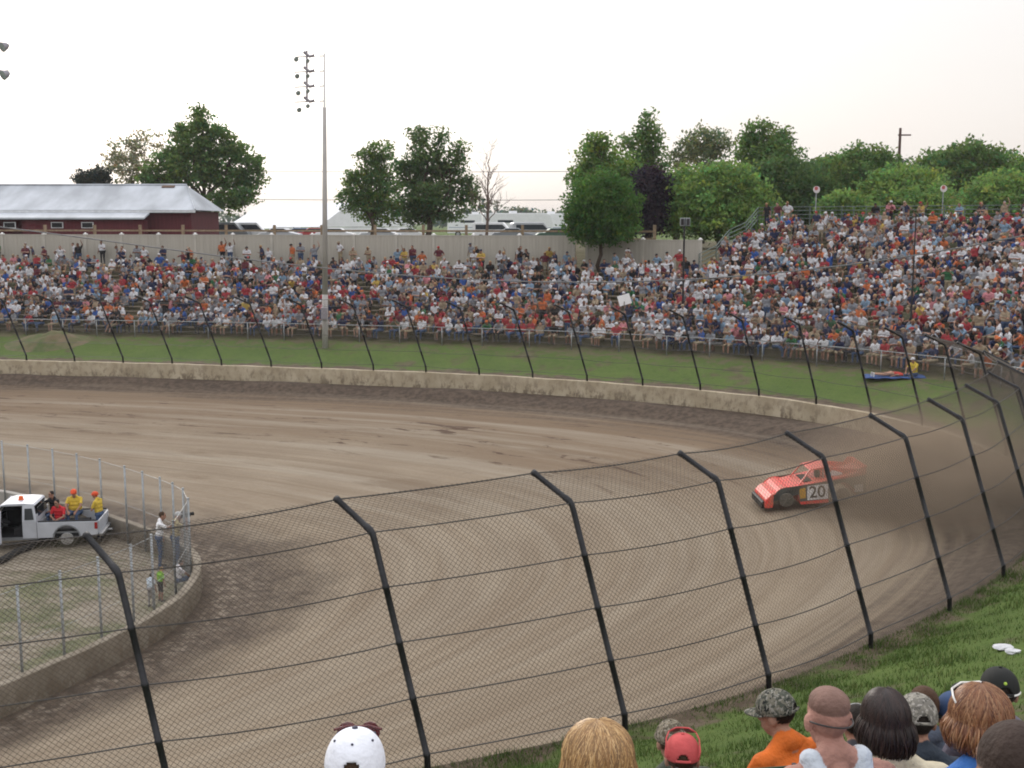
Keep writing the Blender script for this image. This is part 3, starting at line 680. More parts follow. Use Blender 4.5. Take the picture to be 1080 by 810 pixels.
# ------------------------------------------------------------------ poles, cable, power lines, signs
M_LPOLE = mat('pale_steel_pole', (.42, .40, .38), .6, .1, .25, 3, stretch=(1, 1, .2))
M_LAMPB = mat('lamp_housing', (.30, .28, .31), .5, .2, .2)
M_GLASS = bpy.data.materials.new('lit_lamp_glass'); M_GLASS.use_nodes = True
b_ = M_GLASS.node_tree.nodes['Principled BSDF']; b_.inputs['Base Color'].default_value = (.9, .92, .88, 1); b_.inputs['Emission Color'].default_value = (1, .98, .9, 1); b_.inputs['Emission Strength'].default_value = 3.; b_.inputs['Roughness'].default_value = .2
M_WIN0 = mat('unlit_lamp_glass', (.30, .36, .34), .2, 0, .2, spec=.5)
M_UPPER = mat('glare_whitened_steel', (.82, .81, .80), .5, 0, .08)  # upper mast coloured white to stand in for sky glare washing it out
def light_pole(label, px, dd, py_base, py_top, side=-1):
    Yp = dd; b0 = unY(px, py_base, Yp); zt = unY(px, py_top, Yp)[2]; k = Yp/F
    root = thing('light_pole', label, 'light pole', b0, 0, 'stadium light poles')
    hh = zt-b0[2]; cut = (py_base-118)*k if py_top < 110 else hh*.8
    m = MB(); m.tube([(0, 0, -.3), (0, 0, 3.2)], [.18, .17], 10); m.tube([(0, 0, 3.2), (0, 0, cut)], [.17, .105], 10); m.build('pole', M_LPOLE, root, smooth=True)
    m = MB(); m.box((-.02, -.22, 2.1), (.34, .22, .7)); m.build('junction_box', M_LAMPB, root, bevel=.02)
    m = MB(); m.tube([(0, 0, cut), (0, 0, hh)], [.07, .05], 8); m.build('upper_mast', M_UPPER, root)
    sg = side; root.rotation_euler = (0, .020 if side < 0 else .0, 0)
    m = MB(); m.tube([(sg*.98, -.1, hh+.1), (sg*.98, -.1, hh-49*k)], .06, 6); m.build('lamp_mast', M_LAMPB, root)
    def bowl(x, z, r, lit, par):
        h_ = MB(); n = 10; T = Matrix.Rotation(R(28), 3, 'X')@Matrix.Rotation(R(-35*sg), 3, 'Z'); vs = []
        for rr, yy in ((.25, .9), (.65, .4), (.95, -.4), (1., -.6)):
            for i in range(n): w_ = 2*math.pi*i/n; vs.append(T@Vector((r*rr*math.cos(w_), r*yy, r*rr*math.sin(w_)))+Vector((x, -.15, z)))
        fs = [(a*n+i, a*n+(i+1) % n, (a+1)*n+(i+1) % n, (a+1)*n+i) for a in range(3) for i in range(n)]+[tuple(range(n))]
        h_.add(vs, fs); L_ = h_.build('lamp', M_LAMPB, par, smooth=True)
        g_ = MB(); g_.ell(T@Vector((0, -.5*r, 0))+Vector((x, -.15, z)), (r*.94, .02, r*.94), 10, 4, M=T); g_.build('lamp_glass', M_GLASS if lit else M_WIN0, L_)
    for j in range(4 if side < 0 else 2):
        z = hh-.15-j*(15 if side < 0 else 26)*k
        m = MB(); m.tube([(0, 0, z), (sg*1.7, 0, z-.1)], .035, 6); m.build('cross_arm', M_LPOLE, root)
        m = MB(); m.tube([(sg*1.15, -.08, z+.18), (sg*.82, -.1, z-.06), (sg*.5, -.1, z+.02)], .085, 7); ar = m.build('bracket', M_LAMPB, root)
        bowl(sg*.42, z+.08, .17, side < 0, ar); bowl(sg*.95, z-.30, .13, False, ar); bowl(sg*(1.6-.05*j), z-.22-.1*j, .15 if side < 0 else .30, False, ar)
    return root
light_pole('tall light pole with four rows of lamps rising from the crowd left of centre', 343, 66.5, 368, 56)
light_pole('tall light pole mostly out of view at the left edge with one lamp showing', -4, 66.0, 362, 42, 1)
lp2 = [o for o in COL.objects if o.name.startswith('light_pole')][-1]
# speaker pole and thin pole at the right
M_BLACKP = mat('black_pole_paint', (.025, .024, .026), .5, .1, .3)
def spk():
    s = s_at_px(719, 11.5); q, n = G(s, 11.5); zt = unY(719, 230, q[1])[2]
    root = thing('speaker_pole', 'dark pole with two grey loudspeaker boxes above the crowd beside the wall end', 'speaker pole', q)
    m = MB(); m.tube([(0, 0, -.2), (0, 0, zt-q[2])], .055, 8); m.build('pole', M_BLACKP, root)
    for sx in (-1, 1):
        m = MB(); m.box((sx*.13, -.12, zt-q[2]-.22), (.24, .34, .46), sx*.35); bx_ = m.build('speaker_box', M_GALV, root, bevel=.02); m = MB(); m.box((sx*.17, -.30, zt-q[2]-.22), (.17, .03, .36), sx*.35); m.build('grille', M_BLACKP, bx_)
spk()
s = s_at_px(967, 10.0); q, n = G(s, 10.0); zt = unY(967, 226, q[1])[2]
tp = thing('thin_pole', 'thin dark pole standing in the crowd at the right', 'pole', q); m = MB(); m.tube([(0, 0, -.2), (0, 0, zt-q[2])], [.05, .035], 8); m.build('pole', M_BLACKP, tp)
m = MB(); m.tube([(-.22, 0, zt-q[2]-.12), (.22, 0, zt-q[2]-.12)], .025, 6); m.ell((0, 0, zt-q[2]), (.05, .05, .05), 8, 6); m.build('bracket', M_BLACKP, tp)
# sagging cable strung over the far stand
ZA = []
cps = [(-40, 233), (0, 240.5), (100, 254), (200, 266.5), (343, 281.5), (450, 290), (560, 296), (650, 298.5), (718, 297.5), (800, 291), (900, 277), (1000, 262), (1080, 248), (1180, 228)]
x_ = np.array([c[0] for c in cps]); co = np.polyfit(x_, [c[1] for c in cps], 4); Yc = 57.5
pts = []
for px in np.linspace(-14, 1180, 90):
    f_ = (px+14)/1194; pts.append(unY(px, float(np.polyval(co, px)), 64.5*(1-f_)+49*f_))
M_LCAB = mat('pale_sheathed_cable', (.17, .175, .18), .6, 0, .2)
m = MB(); m.tube(pts, .036, 6); m.build('hanger', M_LCAB) if False else None
oc = m.build('overhead_cable', M_LCAB); tag(oc, 'thick pale cable sagging across the whole far crowd', 'cable')
pe = pts[-1]; ep = thing('cable_pole', 'dark pole out at the right that holds the sagging cable', 'pole', (pe[0], pe[1], 4)); m = MB(); m.tube([(0, 0, -1), (0, 0, pe[2]-3.6)], .1, 8); m.build('pole', M_BLACKP, ep)
# utility pole with power lines
up_ = unY(945, 235, 118); M_UPOLE = mat('creosote_pole', (.10, .055, .045), .9, 0, .3, 4)
ut = thing('utility_pole', 'brown wooden utility pole rising above the trees at right', 'utility pole', (up_[0], 118, PLAT))
zt = unY(945, 135, 118)[2]-PLAT; m = MB(); m.tube([(0, 0, -.3), (0, 0, zt)], [.2, .13], 9); m.build('pole', M_UPOLE, ut)
m = MB(); m.box((.45, 0, zt-.7), (1.3, .12, .14)); m.build('cross_arm', M_UPOLE, ut); m = MB(); m.tube([(.35, -.2, zt-4.2), (.35, -.2, zt-3.2)], .25, 9); m.build('transformer', M_LAMPB, ut)
upl = unY(-120, 235, 126); ul = thing('utility_pole', 'brown wooden utility pole beyond the barn, outside the left edge', 'utility pole', (upl[0], 126, PLAT)); m = MB(); m.tube([(0, 0, -.3), (0, 0, 9.6)], [.2, .13], 9); m.build('pole', M_UPOLE, ul)
m = MB(); M_WIRE = mat('black_wire', (.03, .03, .03), .6)
for pl, pr in ((175, 176.5), (204, 207)):
    a = unY(-120, pl, 126); b = unY(945, pr, 118); pts = [a*(1-t_)+b*t_-np.array([0, 0, .55*4*t_*(1-t_)]) for t_ in np.linspace(0, 1, 30)]; m.tube(pts, .028, 5)
tag(m.build('power_line', M_WIRE), 'pair of thin power lines strung across the pale sky', 'power line')
M_SIGNR = mat('red_sign_paint', (.45, .10, .10), .5, 0, .1); M_SIGNW = mat('white_sign_paint', (.6, .56, .56), .5, 0, .1)
for lab, px, py in (('red and white round sign on a thin post above the dark trees', 861, 200), ('red and white round sign on a thin post before the pale green tree', 995, 199)):
    Ys = 79; c = unY(px, py, Ys); zb = 10.0; st_ = thing('round_sign', lab, 'sign', (c[0], Ys, zb), .15, 'round signs above the stand')
    m = MB(); m.tube([(0, 0, 0), (0, 0, c[2]-zb)], .04, 6); m.build('post', M_GALV, st_)
    m = MB(); m.tube([(0, -.02, c[2]-zb), (0, -.07, c[2]-zb)], .24, 14); m.build('sign_face', M_SIGNW, st_)
    m = MB(); m.tube([(-.04, -.071, c[2]-zb+.08), (-.04, -.08, c[2]-zb+.08)], .13, 12); m.build('red_mark', M_SIGNR, st_)

# ------------------------------------------------------------------ beyond the wall: tents, vehicles
M_TENT = mat('white_tent_canvas', (.80, .81, .84), .8, 0, .08, 1)
def tent(label, px, Y, w, dpt, he, hr, rz=0):
    x = unY(px, 235, Y)[0]; root = thing('event_tent', label, 'tent', (x, Y, PLAT), rz, 'white tents beyond the wall')
    m = MB(); A = [(-w/2, -dpt/2, he), (w/2, -dpt/2, he), (w/2, dpt/2, he), (-w/2, dpt/2, he), (-w/2*.05, -dpt/2, hr), (w/2*.05, dpt/2, hr)]
    m.add(A, [(0, 4, 5, 3), (4, 1, 2, 5), (0, 1, 4), (2, 3, 5), (0, 3, 2, 1)]); m.build('canopy', M_TENT, root)
    m = MB(); m.box((0, -dpt/2+.1, he/2+.1), (w-.3, .06, he-.3)); m.build('side_curtain', M_TENT, root)
    for sx in (-1, 1):
        for sy in (-1, 1):
            m = MB(); m.tube([(sx*(w/2-.1), sy*(dpt/2-.1), 0), (sx*(w/2-.1), sy*(dpt/2-.1), he)], .06, 6); m.build('leg', M_GALV, root)
tent('large white gable tent beyond the wall left of the light pole', 322, 150, 12.5, 16, 1.5, 4.5, 1.0)
tent('white gable tent beyond the wall partly behind the light pole and tree', 362, 158, 12, 15, 1.5, 4.5, .9)
tent('small low white tent at the left of the large gable tent', 285, 165, 5.5, 7, 1.2, 3.4, .9)
M_TYRE = mat('tyre_rubber', (.02, .02, .02), .85, 0, .3); M_WIN = mat('car_window_glass', (.03, .04, .05), .12, 0, .2, spec=.6)
M_WIN2 = mat('tinted_glass', (.02, .025, .03), .15, 0, .2, spec=.5)
def paint(n, c, metal=.2): return mat(n, c, .35, metal, .06, 2, spec=.5)
P_CARS = {'white': paint('white_car_paint', (.75, .76, .78), 0), 'silver': paint('silver_car_paint', (.45, .47, .50)), 'blue': paint('blue_car_paint', (.10, .16, .30)), 'red': paint('red_car_paint', (.35, .04, .04)), 'grey': paint('grey_car_paint', (.22, .24, .26)), 'dark green': paint('green_car_paint', (.06, .12, .09))}
def parked(label, px, Y, kind, colr, rz):
    x = unY(px, 235, Y)[0]; root = thing({'car': 'parked_car', 'van': 'parked_van', 'rv': 'motorhome'}[kind], label, {'car': 'car', 'van': 'van', 'rv': 'motorhome'}[kind], (x, Y, PLAT), rz, 'vehicles parked beyond the wall')
    p = P_CARS[colr]
    if kind == 'car':
        o_ = [(-2.2, .3), (-2.25, .8), (-2.0, .98), (-1.4, 1.02), (-.8, 1.45), (.6, 1.45), (1.25, 1.0), (2.1, .85), (2.25, .6), (2.2, .3)]; g_ = [(-1.25, 1.03), (-.75, 1.38), (.55, 1.38), (1.1, 1.02)]; wd, ax, wr = .88, 1.35, .33
    elif kind == 'van':
        o_ = [(-2.4, .35), (-2.45, 1.9), (-2.3, 2.05), (1.0, 2.05), (1.7, 1.2), (2.4, 1.0), (2.5, .4)]; g_ = [(-2.1, 1.25), (-2.1, 1.8), (.95, 1.8), (1.5, 1.25)]; wd, ax, wr = .97, 1.5, .36
    else:
        o_ = [(-4.5, .5), (-4.5, 3.1), (-4.3, 3.25), (3.6, 3.25), (4.3, 3.0), (4.6, 2.0), (4.6, .5)]; g_ = [(-2.6, 2.0), (-2.6, 2.35), (-.6, 2.35), (-.6, 2.0)]; wd, ax, wr = 1.2, 3.0, .42
    m = MB(); m.prism(o_, -wd, wd); m.build('body', p, root, bevel=.06)
    m = MB(); m.prism(g_, -wd-.012, wd+.012); m.build('window', M_WIN, root)
    for sx in (-ax, ax):
        for sy in (-1, 1):
            m = MB(); m.tube([(sx, sy*(wd-.18), wr), (sx, sy*(wd+.02), wr)], wr, 14); w_ = m.build('wheel', M_TYRE, root); m = MB(); m.tube([(sx, sy*(wd+.02), wr), (sx, sy*(wd+.035), wr)], wr*.6, 10); m.build('rim', M_GALV, w_)
    if kind == 'rv':
        m = MB(); m.box((-.5, 0, 3.4), (1.0, .8, .28)); m.build('roof_unit', p, root); m = MB(); m.box((0, 0, 1.35), (8.6, 2*wd+.02, .07)); m.build('stripe', P_CARS['blue'], root)
for a in (('white motorhome beyond the wall between the bare tree and round tree', 545, 150, 'rv', 'white', .1), ('white motorhome parked just left of the round tree', 585, 156, 'rv', 'white', -.15),
          ('white motorhome half hidden behind the bare tree', 505, 165, 'rv', 'white', .05), ('silver van behind the rail fence below the small far tree', 562, 128, 'van', 'silver', .2),
          ('white van behind the rail fence below the bare tree', 522, 130, 'van', 'white', -.1), ('dark green car behind the rail fence beside the round tree', 588, 118, 'car', 'dark green', .1),
          ('grey car behind the rail fence between two vans', 541, 122, 'car', 'grey', 0), ('white car behind the rail fence under the tall dark green tree', 430, 122, 'car', 'white', .1),
          ('blue car left of the light pole beyond the wall', 318, 125, 'car', 'blue', .1), ('white van at the foot of the small low tent', 262, 128, 'van', 'white', .1),
          ('silver car in front of the large gable tent', 296, 122, 'car', 'silver', -.1), ('red car just left of the light pole before the tents', 334, 124, 'car', 'red', .05),
          ('white car just right of the light pole before the tents', 354, 123, 'car', 'white', .05), ('grey van near the barn corner beyond the wall', 240, 126, 'van', 'grey', .0), ('silver car beyond the wall under the lopsided tree', 402, 119, 'car', 'silver', .0)):
    parked(*a)
from mathutils.bvhtree import BVHTree
# ------------------------------------------------------------------ people: one continuous skin grown over a posed skeleton
SKIN, SHIRT, PANTS, HEAD, SHOE, LIP, EYE, ACC = range(8)
def nrm(v): v = np.array(v, float); return v/np.linalg.norm(v)
def body(pose='sit', lean=.1, arms='lap', cap=False, longhair=False, fingers=False, face=False, tank=False, shorts=False, girth=1., turn=0., tilt=0., bow=0., helmet=False, legs='straight', crew=False):
    """list of ('c', p, q, rp, rq, tag) capsules and ('e', centre, radii, tag) ellipsoids; the person faces +Y, feet on z = 0"""
    L = []
    c = lambda p, q, a, b, t: L.append(('c', np.array(p, float), np.array(q, float), a, b, t))
    e = lambda p, r, t: L.append(('e', np.array(p, float), np.array(r, float), t))
    S = nrm((0, math.sin(lean), math.cos(lean))); X = np.array([1., 0, 0])
    P = np.array([0, 0, .52 if pose == 'sit' else .93]); g = girth
    Fw = np.cross(S, X)*-1; Fw = np.array([0, math.cos(lean), -math.sin(lean)])
    c(P-X*.07*g, P+X*.07*g, .125*g, .125*g, PANTS)
    c(P+S*.14-X*.06*g+Fw*.01, P+S*.14+X*.06*g+Fw*.01, .122*g, .122*g, SHIRT)
    c(P+S*.27-X*.07, P+S*.27+X*.07, .118*g, .118*g, SHIRT)
    c(P+S*.38-X*.085, P+S*.38+X*.085, .112, .112, SHIRT)
    c(P+S*.455-X*.155, P+S*.455+X*.155, .068, .068, SKIN if tank else SHIRT)
    c(P+S*.47-X*.13, P+S*.545-X*.03, .055, .052, SKIN if tank else SHIRT); c(P+S*.47+X*.13, P+S*.545+X*.03, .055, .052, SKIN if tank else SHIRT)
    if not tank: c(P+S*.525-X*.012-Fw*.005, P+S*.525+X*.012-Fw*.005, .070, .070, SHIRT)
    if tank:
        for sx in (-1, 1): c(P+S*.40+X*sx*.07-Fw*.07, P+S*.53+X*sx*.10-Fw*.012, .060, .046, SHIRT); c(P+S*.40+X*sx*.07+Fw*.06, P+S*.53+X*sx*.10+Fw*.0, .055, .046, SHIRT)
        c(P+S*.43-X*.05-Fw*.07, P+S*.43+X*.05-Fw*.07, .055, .055, SHIRT)
    nk = P+S*.50; hc = P+S*.665+Fw*.045+np.array([0, .02, 0])
    c(nk, hc-S*.05, .066, .058, SKIN)
    # head
    hS = nrm(S+Fw*bow*1.0+np.array([0, 0, .25])+X*tilt); hX = nrm(np.cross(np.array([-math.sin(turn), math.cos(turn), 0]), hS)); hF = np.cross(hS, hX)
    Mh = np.stack([hX, hF, hS], 1)
    hp = lambda x, y, z: hc+Mh@np.array([x, y, z])
    if True:
        L.append(('E', hc+Mh@np.array([0, -.008, .022]), np.array([.077, .097, .098]), SKIN, Mh)); L.append(('E', hp(0, .022, -.045), np.array([.060, .070, .082]), SKIN, Mh))
        c(hp(0, .088, .0), hp(0, .103, -.028), .011, .014, SKIN)
        for sx in (-1, 1): L.append(('E', hp(sx*.083, -.008, -.012), np.array([.015, .025, .036]), SKIN, Mh))
        if face:
            c(hp(-.02, .088, -.066), hp(.02, .088, -.066), .007, .007, LIP)
            for sx in (-1, 1): e(hp(sx*.032, .080, .008), (.013, .011, .008), EYE); c(hp(sx*.045, .080, .03), hp(sx*.018, .088, .032), .006, .006, HEAD)
        if helmet:
            L.append(('E', hp(0, -.005, .045), np.array([.103, .122, .095]), HEAD, Mh)); L.append(('E', hp(0, .10, .03), np.array([.085, .06, .014]), HEAD, Mh))
        elif cap:
            L.append(('E', hp(0, -.008, .045), np.array([.086, .105, .085]), HEAD, Mh)); L.append(('E', hp(0, .105, .045), np.array([.070, .075, .014]), HEAD, Mh))
        elif crew:
            L.append(('E', hp(0, -.016, .062), np.array([.077, .093, .063]), HEAD, Mh))
        else:
            L.append(('E', hp(0, -.022, .035), np.array([.083, .096, .094]), HEAD, Mh))
            if longhair:
                L.append(('E', hp(0, -.055, -.04), np.array([.085, .06, .11]), HEAD, Mh)); L.append(('E', hp(0, -.07, -.12), np.array([.08, .045, .08]), HEAD, Mh))
    # legs
    for sx in (-1, 1):
        hip = P+np.array([sx*.085*g, 0, -.01])
        if pose == 'sit':
            kn = np.array([sx*.14, .43, .50]); an = np.array([sx*.13, .42, .085])
            if legs == 'cross' and sx == 1: kn = np.array([.06, .43, .56]); an = np.array([-.16, .47, .28])
            if legs == 'out': kn = np.array([sx*.16, .44, .47]); an = np.array([sx*.17, .62, .085])
        else:
            kn = np.array([sx*.105, .03, .50]); an = np.array([sx*.12, 0, .085])
            if legs == 'step' and sx == 1: kn = np.array([.11, .1, .51]); an = np.array([.13, .14, .085])
        c(hip, kn, .095*g, .066, PANTS); c(kn, kn*.35+an*.65, .062, .055, SKIN if shorts else PANTS); c(kn*.5+an*.5, an, .056, .043, SKIN if shorts else PANTS)
        c(an-np.array([0, .03, .035]), an+np.array([sx*.015, .15, -.045]), .047, .038, SHOE)
    # arms
    for sx in (-1, 1):
        sh = P+S*.45+X*sx*.20
        mode = arms if not isinstance(arms, tuple) else arms[0 if sx < 0 else 1]
        tgt = {'lap': (sh+np.array([sx*.05, .12, -.27]), P+np.array([sx*.06, .30, .10])),
               'knees': (sh+np.array([sx*.05, .22, -.22]), P+np.array([sx*.11, .46, .06])),
               'down': (sh+np.array([sx*.06, -.02, -.30]), sh+np.array([sx*.08, .06, -.55])),
               'fold': (sh+np.array([sx*.06, .10, -.28]), P+S*.27+Fw*.19+X*-sx*.08),
               'hips': (sh+np.array([sx*.16, -.06, -.26]), P+np.array([sx*.17, .06, .10])),
               'up': (sh+np.array([sx*.13, .08, .22]), sh+np.array([sx*.06, .12, .48])),
               'face': (sh+np.array([sx*.07, .20, -.20]), sh+np.array([-sx*.07, .27, .07])),
               'cam': (sh+np.array([sx*.14, .16, -.12]), sh+np.array([-sx*.06, .26, .14])),
               'reach': (sh+np.array([sx*.04, .24, -.12]), sh+np.array([sx*.0, .46, .08])),
               'drink': (sh+np.array([sx*.05, .10, -.27]), sh+np.array([-sx*.02, .33, -.18])),
               'back': (sh+np.array([sx*.10, -.12, -.26]), sh+np.array([sx*.12, -.22, -.48]))}[mode]
        el, wr = tgt; v = nrm(el-sh); el = sh+v*.285; wr = el+nrm(wr-el)*.245
        c(sh, sh+v*.17, .064 if not tank else .056, .060 if not tank else .05, SKIN if tank else SHIRT); c(sh+v*.15, el, .048, .042, SKIN); c(el, wr, .041, .030, SKIN)
        d = nrm(wr-el)
        if fingers:
            sd = nrm(np.cross(d, np.array([0, 0, 1.])+.01)); dn = np.cross(sd, d)
            c(wr, wr+d*.07, .030, .030, SKIN); c(wr+d*.03-sd*.02, wr+d*.07-sd*.025, .018, .016, SKIN); c(wr+d*.03+sd*.02, wr+d*.07+sd*.025, .018, .016, SKIN)
            for k, (o, ln) in enumerate(((-.034, .062), (-.012, .078), (.012, .074), (.034, .058))):
                a = wr+d*.085+sd*o; b = a+d*ln*.55+sd*o*.15-dn*.004; c(a-d*.02, b, .0105, .010, SKIN); c(b, b+nrm(d*.7-dn*.7)*ln*.5, .010, .008, SKIN)
            t0 = wr+d*.025-sd*sx*.025; t1 = t0+nrm(d*.6-sd*sx*.8)*.045; c(t0, t1, .014, .012, SKIN); c(t1, t1+nrm(d*.9-sd*sx*.2-dn*.2)*.035, .012, .009, SKIN)
        else: c(wr, wr+d*.10, .032, .026, SKIN)
    return L, hc, Mh
def prim_geo(L):
    m = MB()
    for p in L:
        if p[0] == 'c':
            _, a, b, ra, rb, t_ = p; d = b-a; ln = np.linalg.norm(d)+1e-6; d = Vector(d/ln); n = 10
            pts = []; rr = []
            for w_ in (-85, -55, -25): pts.append(Vector(a)+d*ra*math.sin(R(w_))); rr.append(ra*math.cos(R(w_)))
            for w_ in (25, 55, 85): pts.append(Vector(b)+d*rb*math.sin(R(w_))); rr.append(rb*math.cos(R(w_)))
            m.tube(pts, rr, n)
        elif p[0] == 'e': m.ell(p[1], p[2], 14, 10)
        else: m.ell(p[1], p[2], 16, 12, M=Matrix(p[4].tolist()))
    return m
def field(L, V):
    best = np.full(len(V), 1e9); tg = np.zeros(len(V), int)
    for p in L:
        if p[0] == 'c':
            _, a, b, ra, rb, t_ = p; d = b-a; u = np.clip(((V-a)@d)/(d@d+1e-9), 0, 1); f_ = np.linalg.norm(V-(a+u[:, None]*d), axis=1)-(ra+(rb-ra)*u)
        else:
            q = V-p[1]
            if p[0] == 'E': q = q@p[4]
            f_ = (np.linalg.norm(q/p[2], axis=1)-1)*p[2].min(); t_ = p[3]
        if t_ == HEAD: f_ = f_-.002
        m_ = f_ < best; best[m_] = f_[m_]; tg[m_] = t_
    return tg
def skin_mesh(L, voxel, smooth=2):
    m = prim_geo(L); me = bpy.data.meshes.new('tmp'); me.from_pydata(m.v, [], m.f)
    bm = bmesh.new(); bm.from_mesh(me); bmesh.ops.recalc_face_normals(bm, faces=bm.faces); bm.to_mesh(me); bm.free()
    o = bpy.data.objects.new('tmp', me); COL.objects.link(o)
    rm = o.modifiers.new('r', 'REMESH'); rm.mode = 'VOXEL'; rm.voxel_size = voxel
    if smooth: s_ = o.modifiers.new('s', 'SMOOTH'); s_.factor = .5; s_.iterations = smooth
    dg = bpy.context.evaluated_depsgraph_get(); ev = o.evaluated_get(dg).to_mesh()
    n = len(ev.vertices); V = np.zeros(n*3, np.float32); ev.vertices.foreach_get('co', V); V = V.reshape(-1, 3)
    fs = [tuple(p.vertices) for p in ev.polygons]
    T = []
    for f in fs:
        T.append(f if len(f) == 4 else (f[0], f[1], f[2], f[2]))
    o.evaluated_get(dg).to_mesh_clear(); bpy.data.objects.remove(o); bpy.data.meshes.remove(me)
    return V, fs, field(L, V.astype(float))
M_PERSON = mat('skin_and_cloth', (0, 0, 0), .75, 0, .24, 14, detail=9, attr='Col', bump=.3, bscale=55, spec=.22)
def prints(V, off=0.):
    q = np.floor(V/.10+off); h_ = np.sin(q[:, 0]*127.1+q[:, 1]*311.7+q[:, 2]*74.7+off)*43758.5; return (.72+.42*(h_-np.floor(h_)))[:, None]
def person_mesh(V, fs, tg, cols):
    me = bpy.data.meshes.new('person'); me.from_pydata(V.tolist(), [], fs); me.materials.append(M_PERSON)
    C = np.array([cols[t_] for t_ in range(8)])[tg]
    if len(V) < 6000: C = C*prints(V)
    a = me.color_attributes.new('Col', 'FLOAT_COLOR', 'POINT'); a.data.foreach_set('color', np.c_[C, np.ones(len(C))].astype(np.float32).ravel())
    me.polygons.foreach_set('use_smooth', [True]*len(me.polygons)); return me
SK = [(.36, .20, .14), (.42, .245, .175), (.31, .165, .11), (.45, .28, .21), (.20, .10, .065)]
SHIRTS = {'white': ((.70, .70, .73), 30), 'grey': ((.27, .28, .31), 20), 'red': ((.38, .035, .045), 9), 'orange': ((.60, .15, .04), 5), 'navy': ((.022, .03, .085), 13), 'black': ((.014, .014, .016), 13),
          'tan': ((.38, .29, .19), 5), 'yellow': ((.56, .38, .07), 2), 'green': ((.035, .15, .06), 3), 'maroon': ((.14, .025, .04), 5), 'light blue': ((.22, .34, .47), 8), 'royal blue': ((.03, .10, .36), 5), 'pink': ((.66, .25, .28), 3), 'olive': ((.11, .11, .06), 2)}
HATS = {'white cap': (.68, .68, .70), 'black cap': (.015, .015, .016), 'red cap': (.45, .03, .03), 'navy cap': (.02, .03, .08), 'tan cap': (.38, .30, .2), 'orange cap': (.6, .15, .03)}
HAIRS = {'brown hair': (.055, .032, .018), 'dark hair': (.018, .013, .010), 'blond hair': (.40, .26, .12), 'grey hair': (.32, .31, .30)}
BOTT = {'blue jeans': (.055, .09, .17), 'tan shorts': (.33, .27, .18), 'dark trousers': (.02, .02, .025), 'grey shorts': (.2, .2, .2)}
SHOEC = (.10, .09, .085)
# --- posed bodies shared by the crowd
VAR = []
for kw in (dict(arms='lap', cap=True), dict(arms='knees', lean=.32, cap=True), dict(arms='fold', lean=.02, cap=True), dict(arms=('drink', 'lap'), cap=True, lean=.05), dict(arms='knees', lean=.38, cap=True, legs='out'), dict(arms=('face', 'lap'), cap=True, lean=.2),
           dict(arms='lap', lean=.12), dict(arms='knees', lean=.3), dict(arms='fold', lean=-.06), dict(arms=('lap', 'drink'), legs='cross'), dict(arms='lap', longhair=True), dict(arms='fold', longhair=True, legs='cross'), dict(arms=('lap', 'face'), longhair=True, lean=.2), dict(arms=('up', 'lap'), lean=.0), dict(arms=('back', 'lap'), turn=.6, girth=1.15), dict(arms='lap', cap=True, girth=1.22, turn=-.5, lean=0)):
    VAR.append(('sit', kw))
for kw in (dict(arms='down', cap=True), dict(arms='fold', cap=True), dict(arms='hips', cap=True), dict(arms='down'), dict(arms=('cam', 'cam')), dict(arms=('up', 'down')), dict(arms='fold', longhair=True), dict(arms=('drink', 'down'), girth=1.2), dict(arms='hips', legs='step')):
    VAR.append(('stand', kw))
POSE_WORD = {'lap': 'hands in lap', 'knees': 'leaning on knees', 'fold': 'arms folded', 'hips': 'hands on hips', 'down': 'arms down'}
GEO = []; GEOLO = []
for k, (ps, kw) in enumerate(VAR):
    sh_ = (k % 2 == 0); kw2 = dict(kw); kw2['shorts'] = sh_
    L, hc, Mh = body(ps, **kw2)
    GEO.append(skin_mesh(L, .030, 1)); GEOLO.append(skin_mesh(L, .043, 0)); VAR[k] = (ps, kw2)
sit_i = [k for k, v in enumerate(VAR) if v[0] == 'sit']; st_i = [k for k, v in enumerate(VAR) if v[0] == 'stand']
pr = random.Random(11)
shn = list(SHIRTS); shw = [SHIRTS[k][1] for k in shn]
class Pn: pass
crowd = []
def add_person(pt, facing, stand, row, key=None, shirt=None, hat=None):
    p = Pn(); p.v = pr.choice(st_i if stand else sit_i); kw = VAR[p.v][1]; p.pt = np.array(pt, float); p.row = row; p.stand = stand; p.key = key
    p.rz = math.atan2(-facing[0], facing[1])+pr.gauss(-.15, .42)
    p.shirt = shirt or pr.choices(shn, shw)[0]
    p.hat = (hat or pr.choices(list(HATS), [26, 20, 15, 13, 16, 5])[0]) if kw.get('cap') else pr.choices(list(HAIRS), [42, 26, 20, 12])[0]
    p.bot = pr.choice(['tan shorts', 'grey shorts', 'tan shorts']) if kw.get('shorts') else pr.choice(['blue jeans', 'blue jeans', 'dark trousers'])
    p.sk = pr.choice(SK); p.sc = pr.uniform(.93, 1.06); p.px, p.py, p.dep = proj(p.pt+np.array([0, 0, 1.1])); crowd.append(p); return p
